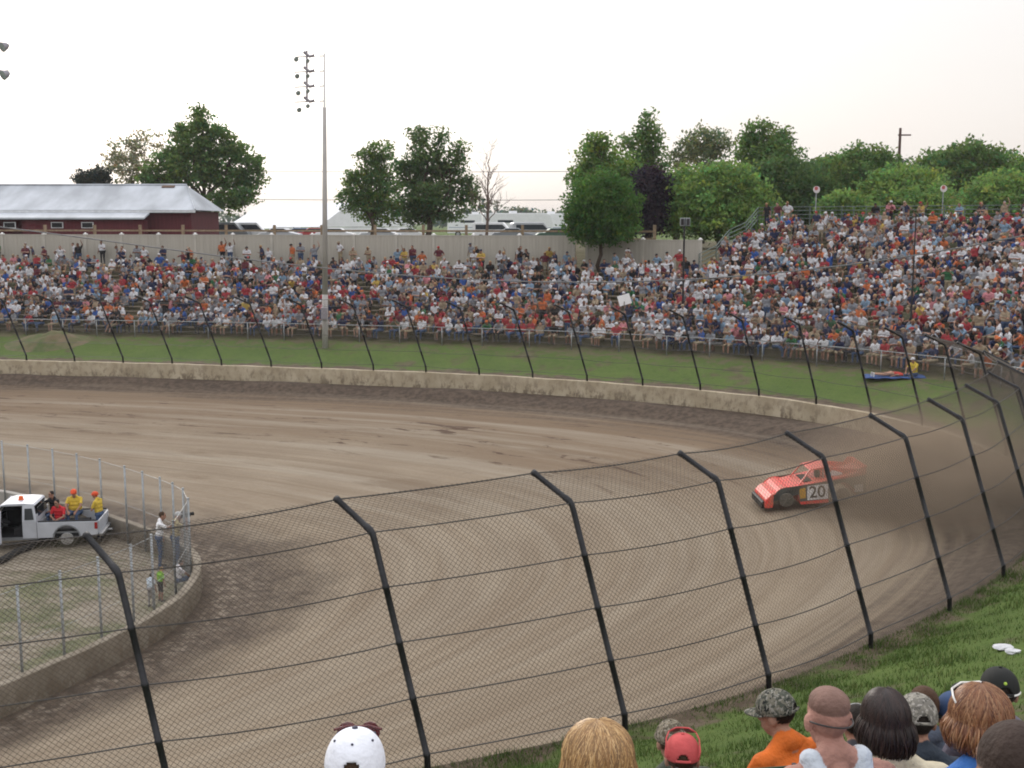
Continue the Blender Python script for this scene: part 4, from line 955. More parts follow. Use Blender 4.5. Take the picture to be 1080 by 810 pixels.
for ri, (d, S_) in enumerate(rows):
    if len(S_) < 2: continue
    lo, hi = min(S_), max(S_); s = lo
    while s < hi:
        q, n = G(s, d-.0); dt = float(dtop(s))
        # the spacing is measured at the bench, which is longer than the wall line where the stand curves
        q2, _ = G(s+.5, d); stretch = max(.4, np.linalg.norm(q2[:2]-q[:2])/.5)
        s += (.455+abs(pr.gauss(0, .06)))/stretch
        if d > dt-1.0: continue
        px = proj(q)[0]
        leftish = sstep(720, 600, px)
        gap = .05+.12*leftish+(.08 if d > 14 else 0)*leftish+.55*max(0, math.sin(px*.043+ri*.55+math.sin(ri*1.3)*2)*math.sin(px*.017-ri*.31)-.52)
        if abs(((px+ri*3.1) % 260)-150) < 4.5: continue                       # stepped aisles
        if 30 < px < 110 and ri < 2: gap += .1
        if pr.random() < gap+.18*max(0, math.sin(s*.37+ri*1.9)-.72): continue
        stand = pr.random() < (.055 if d > 10 else .02)
        # feet stand in front of the bench
        pos = q+np.array([-n[0]*(.06 if not stand else .4)+pr.gauss(0, .05), -n[1]*(.06 if not stand else .4)+pr.gauss(0, .10), -.05]); pos[2] = q[2]-.06+pr.uniform(0, .09)
        add_person(pos, (-n[0], -n[1]), stand, ri+1)
# people standing along the boundary wall, in the gap above the last bench
for px, d, sh_ in ((2, 18.6, 'green'), (14, 18.2, 'black'), (27, 18.3, 'white'), (24, 18.5, 'maroon'), (36, 18.4, 'navy'), (46, 18.2, 'maroon'), (66, 18.1, 'white'), (77, 18.9, 'white'), (86, 19.0, 'black'), (96, 19.0, 'maroon'), (105, 19.0, 'white'), (103, 18.0, 'white'), (122, 18.2, 'navy'), (126, 18.4, 'grey'), (134, 18.3, 'white'), (143, 18.4, 'grey'), (158, 18.2, 'white'), (160, 18.5, 'pink'),
                   (176, 18.8, 'navy'), (183, 18.9, 'royal blue'), (196, 18.4, 'black'), (207, 18.2, 'orange'), (236, 18.9, 'orange'), (245, 18.9, 'white'), (262, 18.2, 'white'), (278, 18.2, 'navy'), (287, 18.3, 'white'), (304, 18.9, 'orange'), (316, 18.7, 'grey'), (333, 18.9, 'grey'), (322, 18.2, 'light blue'), (358, 18.9, 'white'), (350, 18.3, 'light blue'), (375, 18.5, 'tan'), (385, 18.5, 'tan'), (415, 18.2, 'light blue'),
                   (430, 18.3, 'yellow'), (436, 18.4, 'maroon'), (446, 18.2, 'orange'), (459, 18.8, 'navy'), (465, 18.6, 'maroon'), (480, 18.9, 'yellow'), (494, 18.9, 'grey'), (505, 18.9, 'black'), (499, 18.2, 'white'), (507, 18.2, 'yellow'), (524, 18.3, 'white'), (535, 18.3, 'grey'), (545, 18.5, 'white'), (551, 19.1, 'black'), (557, 18.7, 'black'), (572, 18.4, 'maroon'), (577, 18.6, 'yellow'), (587, 18.3, 'navy'), (596, 18.3, 'white'), (604, 18.2, 'light blue'),
                   (645, 17.8, 'light blue'), (652, 18.1, 'white'), (659, 17.9, 'grey'), (666, 18.0, 'maroon'), (672, 18.1, 'tan'), (681, 18.3, 'white'), (694, 18.4, 'light blue'), (706, 18.5, 'white'), (716, 18.4, 'red')):
    if pr.random() < .24: continue
    px += pr.gauss(0, 2.2); d += pr.gauss(0, .3); s = s_at_px(px, min(d, 19.2)); q, n = G(s, min(d, 19.2)); q[2] -= .03-.22*max(0, d-18.6); add_person(q, (-n[0], -n[1]), True, 0, 'wall', sh_)
for px, sh_ in ((814, 'black'), (822, 'maroon'), (826, 'white'), (834, 'white'), (918, 'black'), (932, 'maroon'), (938, 'pink'), (946, 'grey'), (954, 'maroon'), (959, 'navy'), (973, 'tan'), (980, 'yellow'), (1019, 'light blue'), (1024, 'black'), (1033, 'grey'), (1062, 'tan'), (1072, 'maroon'), (1079, 'black'), (1086, 'white')):
    d = 28.0; s = s_at_px(px, d); q, n = G(s, d); q[2] -= .03; add_person(q, (-n[0], -n[1]), True, 0, 'top', sh_)
def worn(c):
    g_ = sum(c)/3; return tuple((.93*x+.07*g_)*.86 for x in c)
def cols_of(p):
    return {SKIN: p.sk, SHIRT: worn(SHIRTS[p.shirt][0]), PANTS: BOTT[p.bot], HEAD: worn(HATS[p.hat]) if p.hat in HATS else HAIRS[p.hat], SHOE: SHOEC, LIP: p.sk, EYE: p.sk, ACC: p.sk}
crowd = [p for p in crowd if -180 < p.px < 1215]
for p in crowd: p.rank = p.dep/(1.0 if not p.stand else 1.35)*(1 if p.key is None else .82)
crowd.sort(key=lambda p: p.rank)
NIND = 274
seen = [p for p in crowd if -6 < p.px < 1086]; ind = seen[:NIND]; chosen = set(map(id, ind)); rest = [p for p in crowd if id(p) not in chosen]
# labels that single each person out
ORD = ['', 'front', 'second', 'third', 'fourth', 'fifth', 'sixth', 'seventh', 'eighth', 'ninth', 'tenth', 'eleventh', 'twelfth', 'thirteenth', 'fourteenth']
ZONES = [(60, 'at the left end'), (150, 'below the barn'), (300, 'left of the light pole'), (370, 'by the light pole'), (425, 'below the lopsided tree'), (490, 'below the tall dark tree'), (560, 'below the bare tree'), (610, 'left of the round tree'), (690, 'below the round tree'), (760, 'near the speaker pole'), (850, 'right of the speaker pole'), (930, 'left of the thin pole'), (1000, 'near the thin pole'), (1200, 'at the right end')]
byrow = {}
for p in crowd: byrow.setdefault((p.row, p.key), []).append(p)
for v in byrow.values():
    v.sort(key=lambda p: p.px)
    for a, b in zip(v[:-1], v[1:]): a.rn = b; b.ln = a
used = set()
def label_of(p):
    z = next(t_ for x, t_ in ZONES if p.px < x)
    if p.key == 'wall': where = 'standing against beige wall '+z.replace('the ','')
    elif p.key == 'top': where = 'standing at top railing '+z.replace('the ','')
    else: where = ('standing in ' if p.stand else '')+(ORD[p.row] if p.row < len(ORD) else 'high')+' row '+z
    bare = f'in {p.shirt} shirt'
    outs = [f'person {bare}, {p.hat}, {where}']
    for nb, side in (('ln', 'left'), ('rn', 'right')):
        o = getattr(p, nb, None)
        if o is not None: outs.append(f'person {bare}, {p.hat}, {where}, {o.shirt} shirt {side}')
    outs.append(f'person {bare}, {p.hat}, {p.bot}, {where}')
    return [o for o in outs if len(o.split()) <= 16]
for p in ind:
    done = False
    for tr in range(200):
        for lb in label_of(p):
            if lb not in used: p.label = lb; used.add(lb); done = True; break
        if done: break
        p.shirt = pr.choices(shn, shw)[0]
        p.hat = pr.choice(list(HATS)) if VAR[p.v][1].get('cap') else pr.choice(list(HAIRS))
for p in ind:
    V, fs, tg = GEO[p.v]; o = link('person', person_mesh(V, fs, tg, cols_of(p))); o.location = p.pt; o.rotation_euler = (0, 0, p.rz); o.scale = (p.sc*1.1, p.sc*1.04, p.sc)
    tag(o, p.label, 'person', 'spectators on the far stand')
LOQ = []
for V, fs, tg in GEOLO:
    LOQ.append((V, np.array([f if len(f) == 4 else (f[0], f[1], f[2], f[0]) for f in fs]), tg))
VV = []; FF = []; CC = []; n0 = 0
for p in rest:
    V, fq, tg = LOQ[p.v]; c_, s_ = math.cos(p.rz), math.sin(p.rz); q = V*np.array([p.sc*1.1, p.sc*1.04, p.sc]); q = np.c_[q[:, 0]*c_-q[:, 1]*s_, q[:, 0]*s_+q[:, 1]*c_, q[:, 2]]+p.pt
    VV.append(q); FF.append(fq+n0); n0 += len(V); co = cols_of(p); CC.append(np.array([co[k] for k in range(8)])[tg]*prints(V, p.px % 7))
cr = link('crowd', np_mesh('crowd', np.concatenate(VV), np.concatenate(FF), M_PERSON, np.concatenate(CC), True)); tag(cr, 'dense crowd of spectators filling the far bank and stand', 'crowd', None, 'stuff')

# ------------------------------------------------------------------ single people
def one(label, pos, rz, cols, sc_=1., voxel=.014, group=None, **kw):
    ps = kw.pop('pose', 'sit'); L, hc, Mh = body(ps, fingers=True, face=True, **kw); V, fs, tg = skin_mesh(L, voxel, 2)
    cols = {**{SKIN: SK[0], SHIRT: (.5, .5, .5), PANTS: BOTT['blue jeans'], HEAD: HAIRS['brown hair'], SHOE: SHOEC, LIP: (.30, .12, .10), EYE: (.03, .02, .02), ACC: (.1, .1, .1)}, **cols}
    o = link('person', person_mesh(V, fs, tg, cols)); o.location = tuple(map(float, pos)); o.rotation_euler = (0, 0, rz); o.scale = (sc_,)*3
    tag(o, label, 'person', group); return o, hc, Mh
YEL = (.62, .44, .06); HOR = (.72, .10, .04)
# infield
a = unZ(171, 597, .02); one('man in white t shirt and jeans standing with a hand on the infield fence', (a[0], a[1]-.2, .02), R(-75), {SHIRT: (.78, .78, .80), HEAD: HAIRS['brown hair']}, 1.08, pose='stand', arms=('down', 'reach'))
a = unZ(190, 597, .02); ph, hc, Mh = one('cameraman in tan shirt and jeans filming through the infield fence', (a[0]-.05, a[1]-.25, .02), R(-50), {SHIRT: (.40, .33, .18), HEAD: (.5, .5, .5)}, 1.08, pose='stand', arms=('cam', 'cam'), cap=True)
vc = thing('video_camera', 'black video camera held up by the cameraman in tan', 'camera', (a[0]+.22, a[1]-.02, 1.72), R(-50))
m = MB(); m.box((0, 0, 0), (.12, .34, .15)); m.box((0, -.05, .10), (.04, .18, .04)); m.build('camera_body', M_BLACKP, vc, bevel=.01); m = MB(); m.tube([(0, .17, 0), (0, .30, 0)], [.05, .06], 12); m.build('lens', M_TYRE, vc)
a = unZ(175, 634, .02); one('child in lime green shirt standing behind the infield wall', (a[0]-.15, a[1], .02), R(-40), {SHIRT: (.22, .46, .04), HEAD: HAIRS['blond hair'], PANTS: (.06, .05, .05)}, .60, pose='stand', arms='down', shorts=True, longhair=True)
a = unZ(195, 626, .02); one('boy in white shirt with red print sitting by the infield wall', (a[0]-.22, a[1]+.1, .02), R(-60), {SHIRT: (.74, .70, .72), HEAD: HAIRS['dark hair']}, .78, pose='sit', arms='knees')
a = unZ(163, 640, .02); one('small child in pale blue top by the infield fence', (a[0]-.1, a[1], .02), R(-20), {SHIRT: (.60, .68, .76), HEAD: HAIRS['brown hair'], PANTS: (.3, .28, .27)}, .58, pose='stand', arms=('reach', 'down'))
crew = 'track crew and friends around the pickup'
TRK = unZ(73, 578, .02); tk_head = math.atan2(-.14, -.99)
def tloc(x, y, z): c_, s_ = math.cos(tk_head), math.sin(tk_head); return (TC[0]+x*c_-y*s_, TC[1]+x*s_+y*c_, .02+z)
# truck centre from the near rear wheel (local x = -1.45, y = +.80)
c_, s_ = math.cos(tk_head), math.sin(tk_head); TC = np.array([TRK[0]-(-1.45*c_-.80*s_), TRK[1]-(-1.45*s_+.80*c_), 0])
one('person in black shirt sitting in the pickup bed with an arm out', tloc(-.72, -.55, .42), R(150), {SHIRT: (.014, .014, .016), HEAD: HAIRS['dark hair']}, 1., group=crew, arms=('lap', 'reach'))
one('person in red shirt sitting low in the pickup bed', tloc(-1.0, -.05, .24), R(170), {SHIRT: (.55, .03, .04), HEAD: HAIRS['dark hair']}, 1., group=crew, arms='lap', lean=.15)
one('heavy man in yellow shirt and red helmet sitting in the pickup bed', tloc(-1.42, -.50, .42), R(185), {SHIRT: YEL, HEAD: HOR}, 1.04, group=crew, arms='knees', helmet=True, girth=1.25)
a = unZ(101, 572, .02); one('man in yellow shirt and red helmet standing behind the tailgate', (a[0]+.05, a[1]+.35, .02), R(80), {SHIRT: YEL, HEAD: HOR}, 1.0, group=crew, pose='stand', arms='fold', helmet=True)
# on the strip in front of the far stand
bvg = BVHTree.FromPolygons([v.co.copy() for v in bpy.data.objects['ground'].data.vertices], [tuple(p.vertices) for p in bpy.data.objects['ground'].data.polygons])
def on_ground(px, py): return bvg.ray_cast(Vector(CAM), Vector(ray(px, py)).normalized())[:2]
hq, nq = on_ground(964, 397); q = np.array(hq); nq = nq if nq.z > 0 else -nq
one('person in yellow shirt and white cap sitting up on the blue blanket', (q[0], q[1], q[2]-.40), R(120), {SHIRT: (.62, .46, .06), HEAD: HATS['white cap']}, 1., arms='knees', cap=True, legs='out')
M_BLANK = mat('blue_blanket_cloth', (.05, .10, .26), .9, 0, .35, 4, bump=.3)
bk = thing('blanket', 'blue blanket spread on the grass in front of the far stand', 'blanket', (q[0]-.9, q[1]+.1, 0), R(-8)); m = MB(); zq = q[2]
slope = lambda x, y: -(nq.x*(x*math.cos(R(8))+y*math.sin(R(8))-.9)+nq.y*(-x*math.sin(R(8))+y*math.cos(R(8))+.1))/nq.z
NXB = 14; vs = [(-1.35+2.7*i/NXB, -.5+1.0*j/6, zq+.03+.02*math.sin(i*1.7+j)*math.cos(j*2.1)+slope(-1.35+2.7*i/NXB, -.5+1.0*j/6)) for i in range(NXB+1) for j in range(7)]; vs += [(x, y, z-.04) for x, y, z in vs]; n = (NXB+1)*7
fs = [(i*7+j, (i+1)*7+j, (i+1)*7+j+1, i*7+j+1) for i in range(NXB) for j in range(6)]; fs += [tuple(n+k for k in reversed(f)) for f in fs]
rim = [i*7 for i in range(NXB+1)]+[NXB*7+j for j in range(1, 7)]+[i*7+6 for i in range(NXB-1, -1, -1)]+[j for j in range(5, 0, -1)]
fs += [(rim[k], rim[(k+1) % len(rim)], n+rim[(k+1) % len(rim)], n+rim[k]) for k in range(len(rim))]
m.add(vs, fs); m.build('cloth', M_BLANK, bk, smooth=True)
L, hc, Mh = body('stand', fingers=True, face=True, arms='down'); V, fs, tg = skin_mesh(L, .016, 2)
o = link('person', person_mesh(V, fs, tg, {SKIN: SK[1], SHIRT: (.5, .06, .05), PANTS: SK[1], HEAD: HAIRS['brown hair'], SHOE: (.6, .6, .6), LIP: SK[1], EYE: (.03,)*3, ACC: SK[1]}))
o.location = (q[0]-1.95, q[1]+.05, zq+.17+float(slope(-1.2, 0))); o.rotation_euler = (R(90), 0, R(80)); o.rotation_euler = Matrix.Rotation(R(-82), 3, 'Z').to_euler() if False else (R(-90), 0, R(-85)); tag(o, 'person in red shirt lying flat on the blue blanket', 'person')
# a few belongings in the crowd
M_BOARD = mat('white_poster_board', (.80, .80, .80), .7, 0, .05); M_COOL = {'blue': mat('blue_cooler', (.03, .06, .28), .5, 0, .1), 'white': mat('white_cooler', (.75, .75, .75), .5, 0, .1), 'green': mat('green_cooler', (.05, .25, .10), .5, 0, .1)}
d = 10.2; s = s_at_px(657, d); q, n = G(s, d); bd = thing('poster_board', 'blank white poster board held up among the crowd right of the round tree', 'board', q+np.array([-.1, -.3, 1.25]), math.atan2(n[0], -n[1])+.2); m = MB(); m.box((0, 0, .25), (.72, .03, .6), Matrix.Rotation(.3, 3, 'Y')); m.build('board', M_BOARD, bd); m = MB(); m.box((0, .04, -.15), (.04, .03, .6)); m.build('stick', M_PLANK, bd)
for px, colr, lab in ((708, 'blue', 'blue drinks cooler on the ground at the front row beside the speaker pole'), (118, 'green', 'green drinks cooler on the ground at the front row below the barn')):
    d = 8.0; s = s_at_px(px, d); q, n = G(s, d); cl_ = thing('cooler', lab, 'cooler', q, math.atan2(n[0], -n[1]), 'drinks coolers'); m = MB(); m.box((0, 0, .17), (.55, .36, .36)); m.build('box', M_COOL[colr], cl_, bevel=.03); m = MB(); m.box((0, 0, .385), (.58, .39, .07)); m.build('lid', M_COOL['white'], cl_, bevel=.02); m = MB(); m.tube([(-.29, 0, .2), (-.31, 0, .42), (-.2, 0, .52), (.2, 0, .52), (.31, 0, .42), (.29, 0, .2)], .014, 6); m.build('handle', M_COOL['white'], cl_)
d = 4.6; s = s_at_px(50, d); q, n = G(s, d); from mathutils import noise as mn
vs = []; NX_ = 40
for i_ in range(NX_+1):
    for j_ in range(NX_+1):
        x = -1+2*i_/NX_; y = -1+2*j_/NX_; r2 = x*x+y*y; hh = max(0, math.exp(-3.2*r2)-.06)*(.75+.35*mn.noise(Vector((x*2, y*2, 0)))+.15*mn.noise(Vector((x*7, y*7, 3))))
        vs.append((x*3.4, y*2.2, hh*.95-.10+(0 if r2 < .9 else -.12)))
def gz_(x, y):
    h_ = bvg.ray_cast(Vector((q[0]+x, q[1]+y, 30)), Vector((0, 0, -1)))[0]; return (h_.z if h_ else q[2])-q[2]
vs = [(x, y, (z+.10)*1.0+gz_(x, y)-.06) for x, y, z in vs]
me = bpy.data.meshes.new('dirt_mound'); me.from_pydata(vs, [], [(a_*(NX_+1)+b2, (a_+1)*(NX_+1)+b2, (a_+1)*(NX_+1)+b2+1, a_*(NX_+1)+b2+1) for a_ in range(NX_) for b2 in range(NX_)]); me.polygons.foreach_set('use_smooth', [True]*len(me.polygons)); me.materials.append(mat('mound_dirt', (.15, .115, .07), .95, 0, .5, 1.3, bump=.6, bscale=6, dark=(.07, .095, .03))); mo = link('dirt_mound', me); mo.location = q
tag(mo, 'low brown dirt mound on the grass strip at the far left', 'dirt mound')

# ------------------------------------------------------------------ silver pickup
M_SILV = mat('silver_truck_paint', (.46, .48, .52), .5, .05, .16, 2, spec=.4); M_SILV2 = mat('grey_truck_trim', (.22, .23, .24), .5, .1, .15, 3); M_CHROME = mat('worn_chrome', (.42, .42, .42), .38, .6, .2, 5)
M_INT = mat('dark_interior', (.02, .02, .022), .85, 0, .3); M_TAIL = mat('tail_light_red', (.30, .02, .02), .25, 0, .1); M_AMB = mat('amber_beacon_plastic', (.75, .14, .04), .3, 0, .1); M_MUDT = mat('muddy_tyre', (.105, .09, .07), .9, 0, .4, 6)
tr = thing('pickup_truck', 'silver extended cab pickup with its front door open on the infield grass', 'pickup truck', (TC[0], TC[1], .02), tk_head); tr.scale = (.97, .97, .94)
def arch(cx, r, zc, n=9): return [(cx+r*math.cos(math.pi*(1-k/(n-1))), zc+r*math.sin(math.pi*(1-k/(n-1)))) for k in range(n)]
WB_R, WB_F = -1.45, 1.60
# bed sides (with wheel arches), bed floor and front
sb = [(-2.5, .50), (-2.5, .98), (-.47, 1.00), (-.47, .42)]; low = [(-.47, .42)]+[(x, z) for x, z in reversed(arch(WB_R, .43, .40))]+[(-2.3, .48)]
prof = [(-2.5, .50), (-2.5, .98), (-.47, 1.00), (-.47, .42)]+list(reversed(arch(WB_R, .43, .42)))+[(-2.3, .46)]
for sy in (-1, 1):
    m = MB(); m.prism(prof, sy*.83-.05, sy*.83+.05); m.build('bed_side', M_SILV, tr, bevel=.012)
m = MB(); m.box((-1.48, 0, .58), (2.0, 1.55, .06)); m.box((-.53, 0, .78), (.06, 1.55, .38)); m.build('bed_floor', M_SILV2, tr)
for sy in (-1, 1):
    m = MB(); m.tube([(-2.48, sy*.83, 1.0), (-.5, sy*.83, 1.02)], .035, 6); m.build('bed_rail', M_INT, tr)
    m = MB(); ar = arch(WB_R, .45, .42, 11); m.tube([(x, sy*.885, z) for x, z in ar], .03, 5); m.build('wheel_flare', M_SILV2, tr)
    m = MB(); m.box((-2.45, sy*.87, .82), (.10, .07, .24)); m.build('taillight', M_TAIL, tr, bevel=.01)
m = MB(); m.box((WB_R, 0, .56), (.98, 1.5, .30)); m.build('wheel_well', M_INT, tr)
m = MB(); m.box((-2.52, 0, .75), (.05, 1.56, .46)); m.build('tailgate', M_SILV, tr, bevel=.01)
m = MB(); m.box((-2.60, 0, .47), (.14, 1.7, .14)); m.build('rear_bumper', M_CHROME, tr, bevel=.03)
m = MB(); m.box((-2.50, -.35, .36), (.16, .12, .12)); m.tube([(-2.68, 0, .42), (-2.82, 0, .44)], .04, 8); m.build('tow_hitch', M_CHROME, tr)
# lower cab with rockers, firewall, hood and front wings
m = MB(); m.box((.45, 0, .40), (1.86, 1.60, .10)); m.build('cab_floor', M_SILV2, tr)
prof = [(-.45, .42), (-.45, 1.02), (-.42, 1.42), (-.30, 1.60), (-.05, 1.63), (.02, 1.63), (.02, .42)]
for sy in (-1, 1):
    m = MB(); m.prism([(-.45, .42), (-.45, 1.04), (.02, 1.04), (.02, .42)], sy*.80-.045, sy*.80+.045)
    m.add(*(lambda P: (P, [(0, 1, 2, 3), (7, 6, 5, 4), (0, 4, 5, 1), (1, 5, 6, 2), (2, 6, 7, 3), (3, 7, 4, 0)]))([(-.45, sy*.845, 1.04), (.02, sy*.845, 1.04), (.02, sy*.72, 1.60), (-.36, sy*.72, 1.60), (-.45, sy*.76, 1.04), (.02, sy*.76, 1.04), (.02, sy*.66, 1.60), (-.36, sy*.66, 1.60)]))
    cp = m.build('cab_side', M_SILV, tr)
    m = MB(); A = [(-.37, sy*.838, 1.10), (-.06, sy*.838, 1.10), (-.06, sy*.754, 1.50), (-.30, sy*.754, 1.50)]; A2 = [(x, y+sy*.012, z) for x, y, z in A]
    m.add(A+A2, [(0, 1, 2, 3), (7, 6, 5, 4), (0, 4, 5, 1), (1, 5, 6, 2), (2, 6, 7, 3), (3, 7, 4, 0)]); m.build('quarter_window', M_WIN2, cp)
m = MB(); m.prism([(-.40, 1.58), (-.33, 1.64), (.0, 1.675), (.55, 1.67), (.78, 1.62), (.80, 1.58)], -.70, .70); m.build('roof', M_SILV, tr, bevel=.02)
m = MB(); m.box((-.43, 0, .85), (.05, 1.56, .82)); m.build('cab_back', M_SILV, tr); m = MB(); m.box((-.45, 0, 1.33), (.02, 1.2, .34)); m.build('rear_window', M_WIN2, tr)
for sy in (-1, 1):
    m = MB(); m.beam((.76, sy*.69, 1.62), (1.28, sy*.78, 1.04), .07, .09); m.beam((1.06, sy*.80, 1.04), (1.06, sy*.80, .42), .08, .1); m.build('windscreen_pillar', M_SILV, tr)
m = MB(); m.add([(.78, -.66, 1.60), (.78, .66, 1.60), (1.28, .75, 1.05), (1.28, -.75, 1.05), (.75, -.66, 1.59), (.75, .66, 1.59), (1.25, .75, 1.04), (1.25, -.75, 1.04)], [(0, 1, 2, 3), (7, 6, 5, 4), (0, 4, 5, 1), (1, 5, 6, 2), (2, 6, 7, 3), (3, 7, 4, 0)]); m.build('windscreen', M_WIN2, tr)
prof = [(1.1, .42), (1.1, 1.05), (1.3, 1.07), (2.35, .97), (2.5, .85), (2.52, .5)]+[(2.1, .42)]+[(x, z) for x, z in reversed(arch(WB_F, .42, .42))]
m = MB(); m.prism(prof, -.84, .84); m.build('hood', M_SILV, tr, bevel=.03)
m = MB(); m.box((2.56, 0, .50), (.14, 1.7, .18)); m.build('front_bumper', M_CHROME, tr, bevel=.03)
for sy in (-1, 1):
    m = MB(); m.box((2.50, sy*.66, .80), (.06, .28, .16)); m.build('headlight', M_CHROME, tr, bevel=.01)
m = MB(); m.box((.10, 0, .62), (.5, 1.4, .25)); m.box((-.12, 0, 1.05), (.18, 1.4, .74), Matrix.Rotation(-.15, 3, 'Y')); m.box((-.16, .38, 1.42), (.1, .3, .2)); m.box((-.16, -.38, 1.42), (.1, .3, .2)); m.box((.4, -.70, .8), (1.1, .04, .6)); m.box((.45, 0, .46), (1.6, 1.5, .02)); m.tube([(.75, .38, .95), (.72, .38, 1.0)], .18, 14); m.box((1.05, 0, .85), (.12, 1.5, .4)); m.build('seats_and_dash', M_INT, tr)
# far side door closed, near side door swung open about its front hinge
m = MB(); m.box((.54, -.80, .73), (1.03, .07, .62)); m.build('door', M_SILV, tr, bevel=.01)
m = MB(); m.add([(.02, -.79, 1.04), (1.2, -.79, 1.04), (.74, -.70, 1.60), (.02, -.70, 1.60), (.02, -.77, 1.04), (1.2, -.77, 1.04), (.74, -.68, 1.60), (.02, -.68, 1.60)], [(0, 1, 2, 3), (7, 6, 5, 4), (0, 4, 5, 1), (1, 5, 6, 2), (2, 6, 7, 3), (3, 7, 4, 0)]); m.build('side_window', M_WIN2, tr)
od = MB(); od.box((-.5, 0, .73), (1.0, .07, .62)); od.beam((-.98, -.0, 1.04), (-.92, -.06, 1.58), .05, .05); od.beam((-.92, -.06, 1.58), (-.42, -.06, 1.60), .05, .05); od.beam((-.42, -.06, 1.60), (0, 0, 1.06), .05, .05); dr = od.build('open_door', M_SILV, tr); dr.location = (1.05, .82, 0); dr.rotation_euler = (0, 0, R(-58))
m = MB(); m.add([(-.95, .0, 1.06), (-.04, 0, 1.06), (-.42, -.06, 1.57), (-.90, -.06, 1.55), (-.95, -.015, 1.06), (-.04, -.015, 1.06), (-.42, -.075, 1.57), (-.90, -.075, 1.55)], [(0, 1, 2, 3), (7, 6, 5, 4), (0, 4, 5, 1), (1, 5, 6, 2), (2, 6, 7, 3), (3, 7, 4, 0)]); m.build('door_window', M_WIN2, dr)
m = MB(); m.box((-.05, .14, 1.12), (.08, .2, .15)); m.build('door_mirror', M_INT, dr, bevel=.02)
m = MB(); m.tube([(.22, .1, 1.66), (.22, .1, 1.70)], .10, 12); m.tube([(.22, .1, 1.70), (.22, .1, 1.80), (.22, .1, 1.83)], [.085, .075, .03], 12); m.build('roof_beacon', M_AMB, tr, smooth=False)
def wheel(root, x, y, r, w, mt, mr, sgn, hub=.0, name='wheel'):
    m = MB(); pr_ = [(-w/2, r*.62), (-w/2, r*.92), (-w/2+.03, r), (w/2-.03, r), (w/2, r*.92), (w/2, r*.62)]
    m.tube([(x, y+a_, r) for a_, _ in pr_], [q_ for _, q_ in pr_], 26, True); wh = m.build(name, mt, root, smooth=False)
    m = MB(); f_ = sgn*(w/2+.004); m.tube([(x, y+f_-sgn*.02, r), (x, y+f_, r)], [r*.63, r*.60], 20)
    for k in range(5):
        w_ = 2*math.pi*k/5+.3; m.beam((x+.05*math.cos(w_), y+f_+sgn*.012, r+.05*math.sin(w_)), (x+r*.55*math.cos(w_), y+f_+sgn*.012, r+r*.55*math.sin(w_)), .07, .03)
    m.tube([(x, y+f_, r), (x, y+f_+sgn*.035, r)], r*.17, 10); m.build('rim', mr, wh); return wh
for x in (WB_R, WB_F):
    for sy in (-1, 1): wheel(tr, x, sy*.74, .36, .24, M_MUDT, M_CHROME, sy)
# black drain hose and a bar lying in the grass
def hose(label, pxs, rad, ridged):
    P = [unZ(x, y, rad) for x, y in pxs]; pts, _ = catmull([p[:2] for p in P], .06); m = MB(); rr = [rad*(1+(.12*(k % 2) if ridged else 0)) for k in range(len(pts))]
    m.tube([(x, y, rad+.02) for x, y in pts], rr, 8); o = m.build('drain_hose', M_TYRE, None, smooth=True); tag(o, label, 'hose')
hose('thick black ridged drain hose lying in the infield grass before the pickup', [(-40, 602), (0, 592), (18, 582), (32, 577), (42, 568), (52, 566)], .11, True)
hose('thin straight black pipe lying beside the pickup rear wheel', [(4, 575), (30, 572), (62, 568)], .045, False)

# ------------------------------------------------------------------ red dirt racing car
trk = bpy.data.objects['dirt_track'].data; bvh = BVHTree.FromPolygons([v.co.copy() for v in trk.vertices], [tuple(p.vertices) for p in trk.polygons])
def on_track(px, py):
    d = Vector(ray(px, py)).normalized(); h_, n_2, _, _ = bvh.ray_cast(Vector(CAM), d); return h_, (n_2 if n_2.z > 0 else -n_2)
pf_, nf_ = on_track(831, 538.5); pr_2, nr_ = on_track(887, 534)
ax = (pf_-pr_2); wb = ax.length; KX = .76; K = wb/(2.64*KX)*1.05; ax.normalize(); nz = (nf_+nr_).normalized(); nz = (nz-ax*nz.dot(ax)).normalized(); ay = nz.cross(ax)
Mr = Matrix((ax, ay, nz)).transposed()
org = (pf_+pr_2)/2-ay*(.86*K)
rcx = thing('race_car', 'orange red dirt racing car numbered 20 kicking up dust on the track', 'race car', org); rcx.rotation_euler = Mr.to_euler(); rcx.scale = (K, K, K)
M_RED = mat('orange_red_race_paint', (.70, .055, .045), .42, 0, .10, 4, spec=.4, dark=(.50, .13, .085)); M_SIDE = mat('dusty_dark_side_panel', (.10, .105, .10), .6, 0, .35, 3); M_NUM = mat('white_number_panel', (.72, .73, .76), .5, 0, .12, 5); M_GOLD = mat('gold_sponsor_panel', (.55, .30, .03), .5, 0, .15, 6); M_BLK = mat('black_vinyl', (.012, .012, .013), .5, 0, .2)
class MX(MB):
    def add(s, vs, fs, mi=None): MB.add(s, [(q[0]*KX, q[1], q[2]) for q in vs], fs, mi)
def archx(cx, r, zc): return [(x/KX, z) for x, z in arch(cx*KX, r, zc)]
M_RIMD = mat('dusty_wheel_rim', (.16, .145, .12), .7, .1, .4, 9)
XF, XR = 1.32, -1.32
lowp = [(-2.35, .32)]+[(x, z) for x, z in archx(XR, .47, .40)]+[(-.66, .20), (.66, .20)]+[(x, z) for x, z in archx(XF, .46, .38)]+[(1.95, .16), (2.30, .14)]
topp = [(2.36, .22), (2.28, .46), (2.0, .64), (1.2, .80), (.2, .92), (-1.2, 1.08), (-2.45, 1.24), (-2.5, .95)]
bodyo = lowp+topp
m = MX(); m.prism(bodyo, -.90, .90); bd_ = m.build('body', M_RED, rcx, bevel=.03)
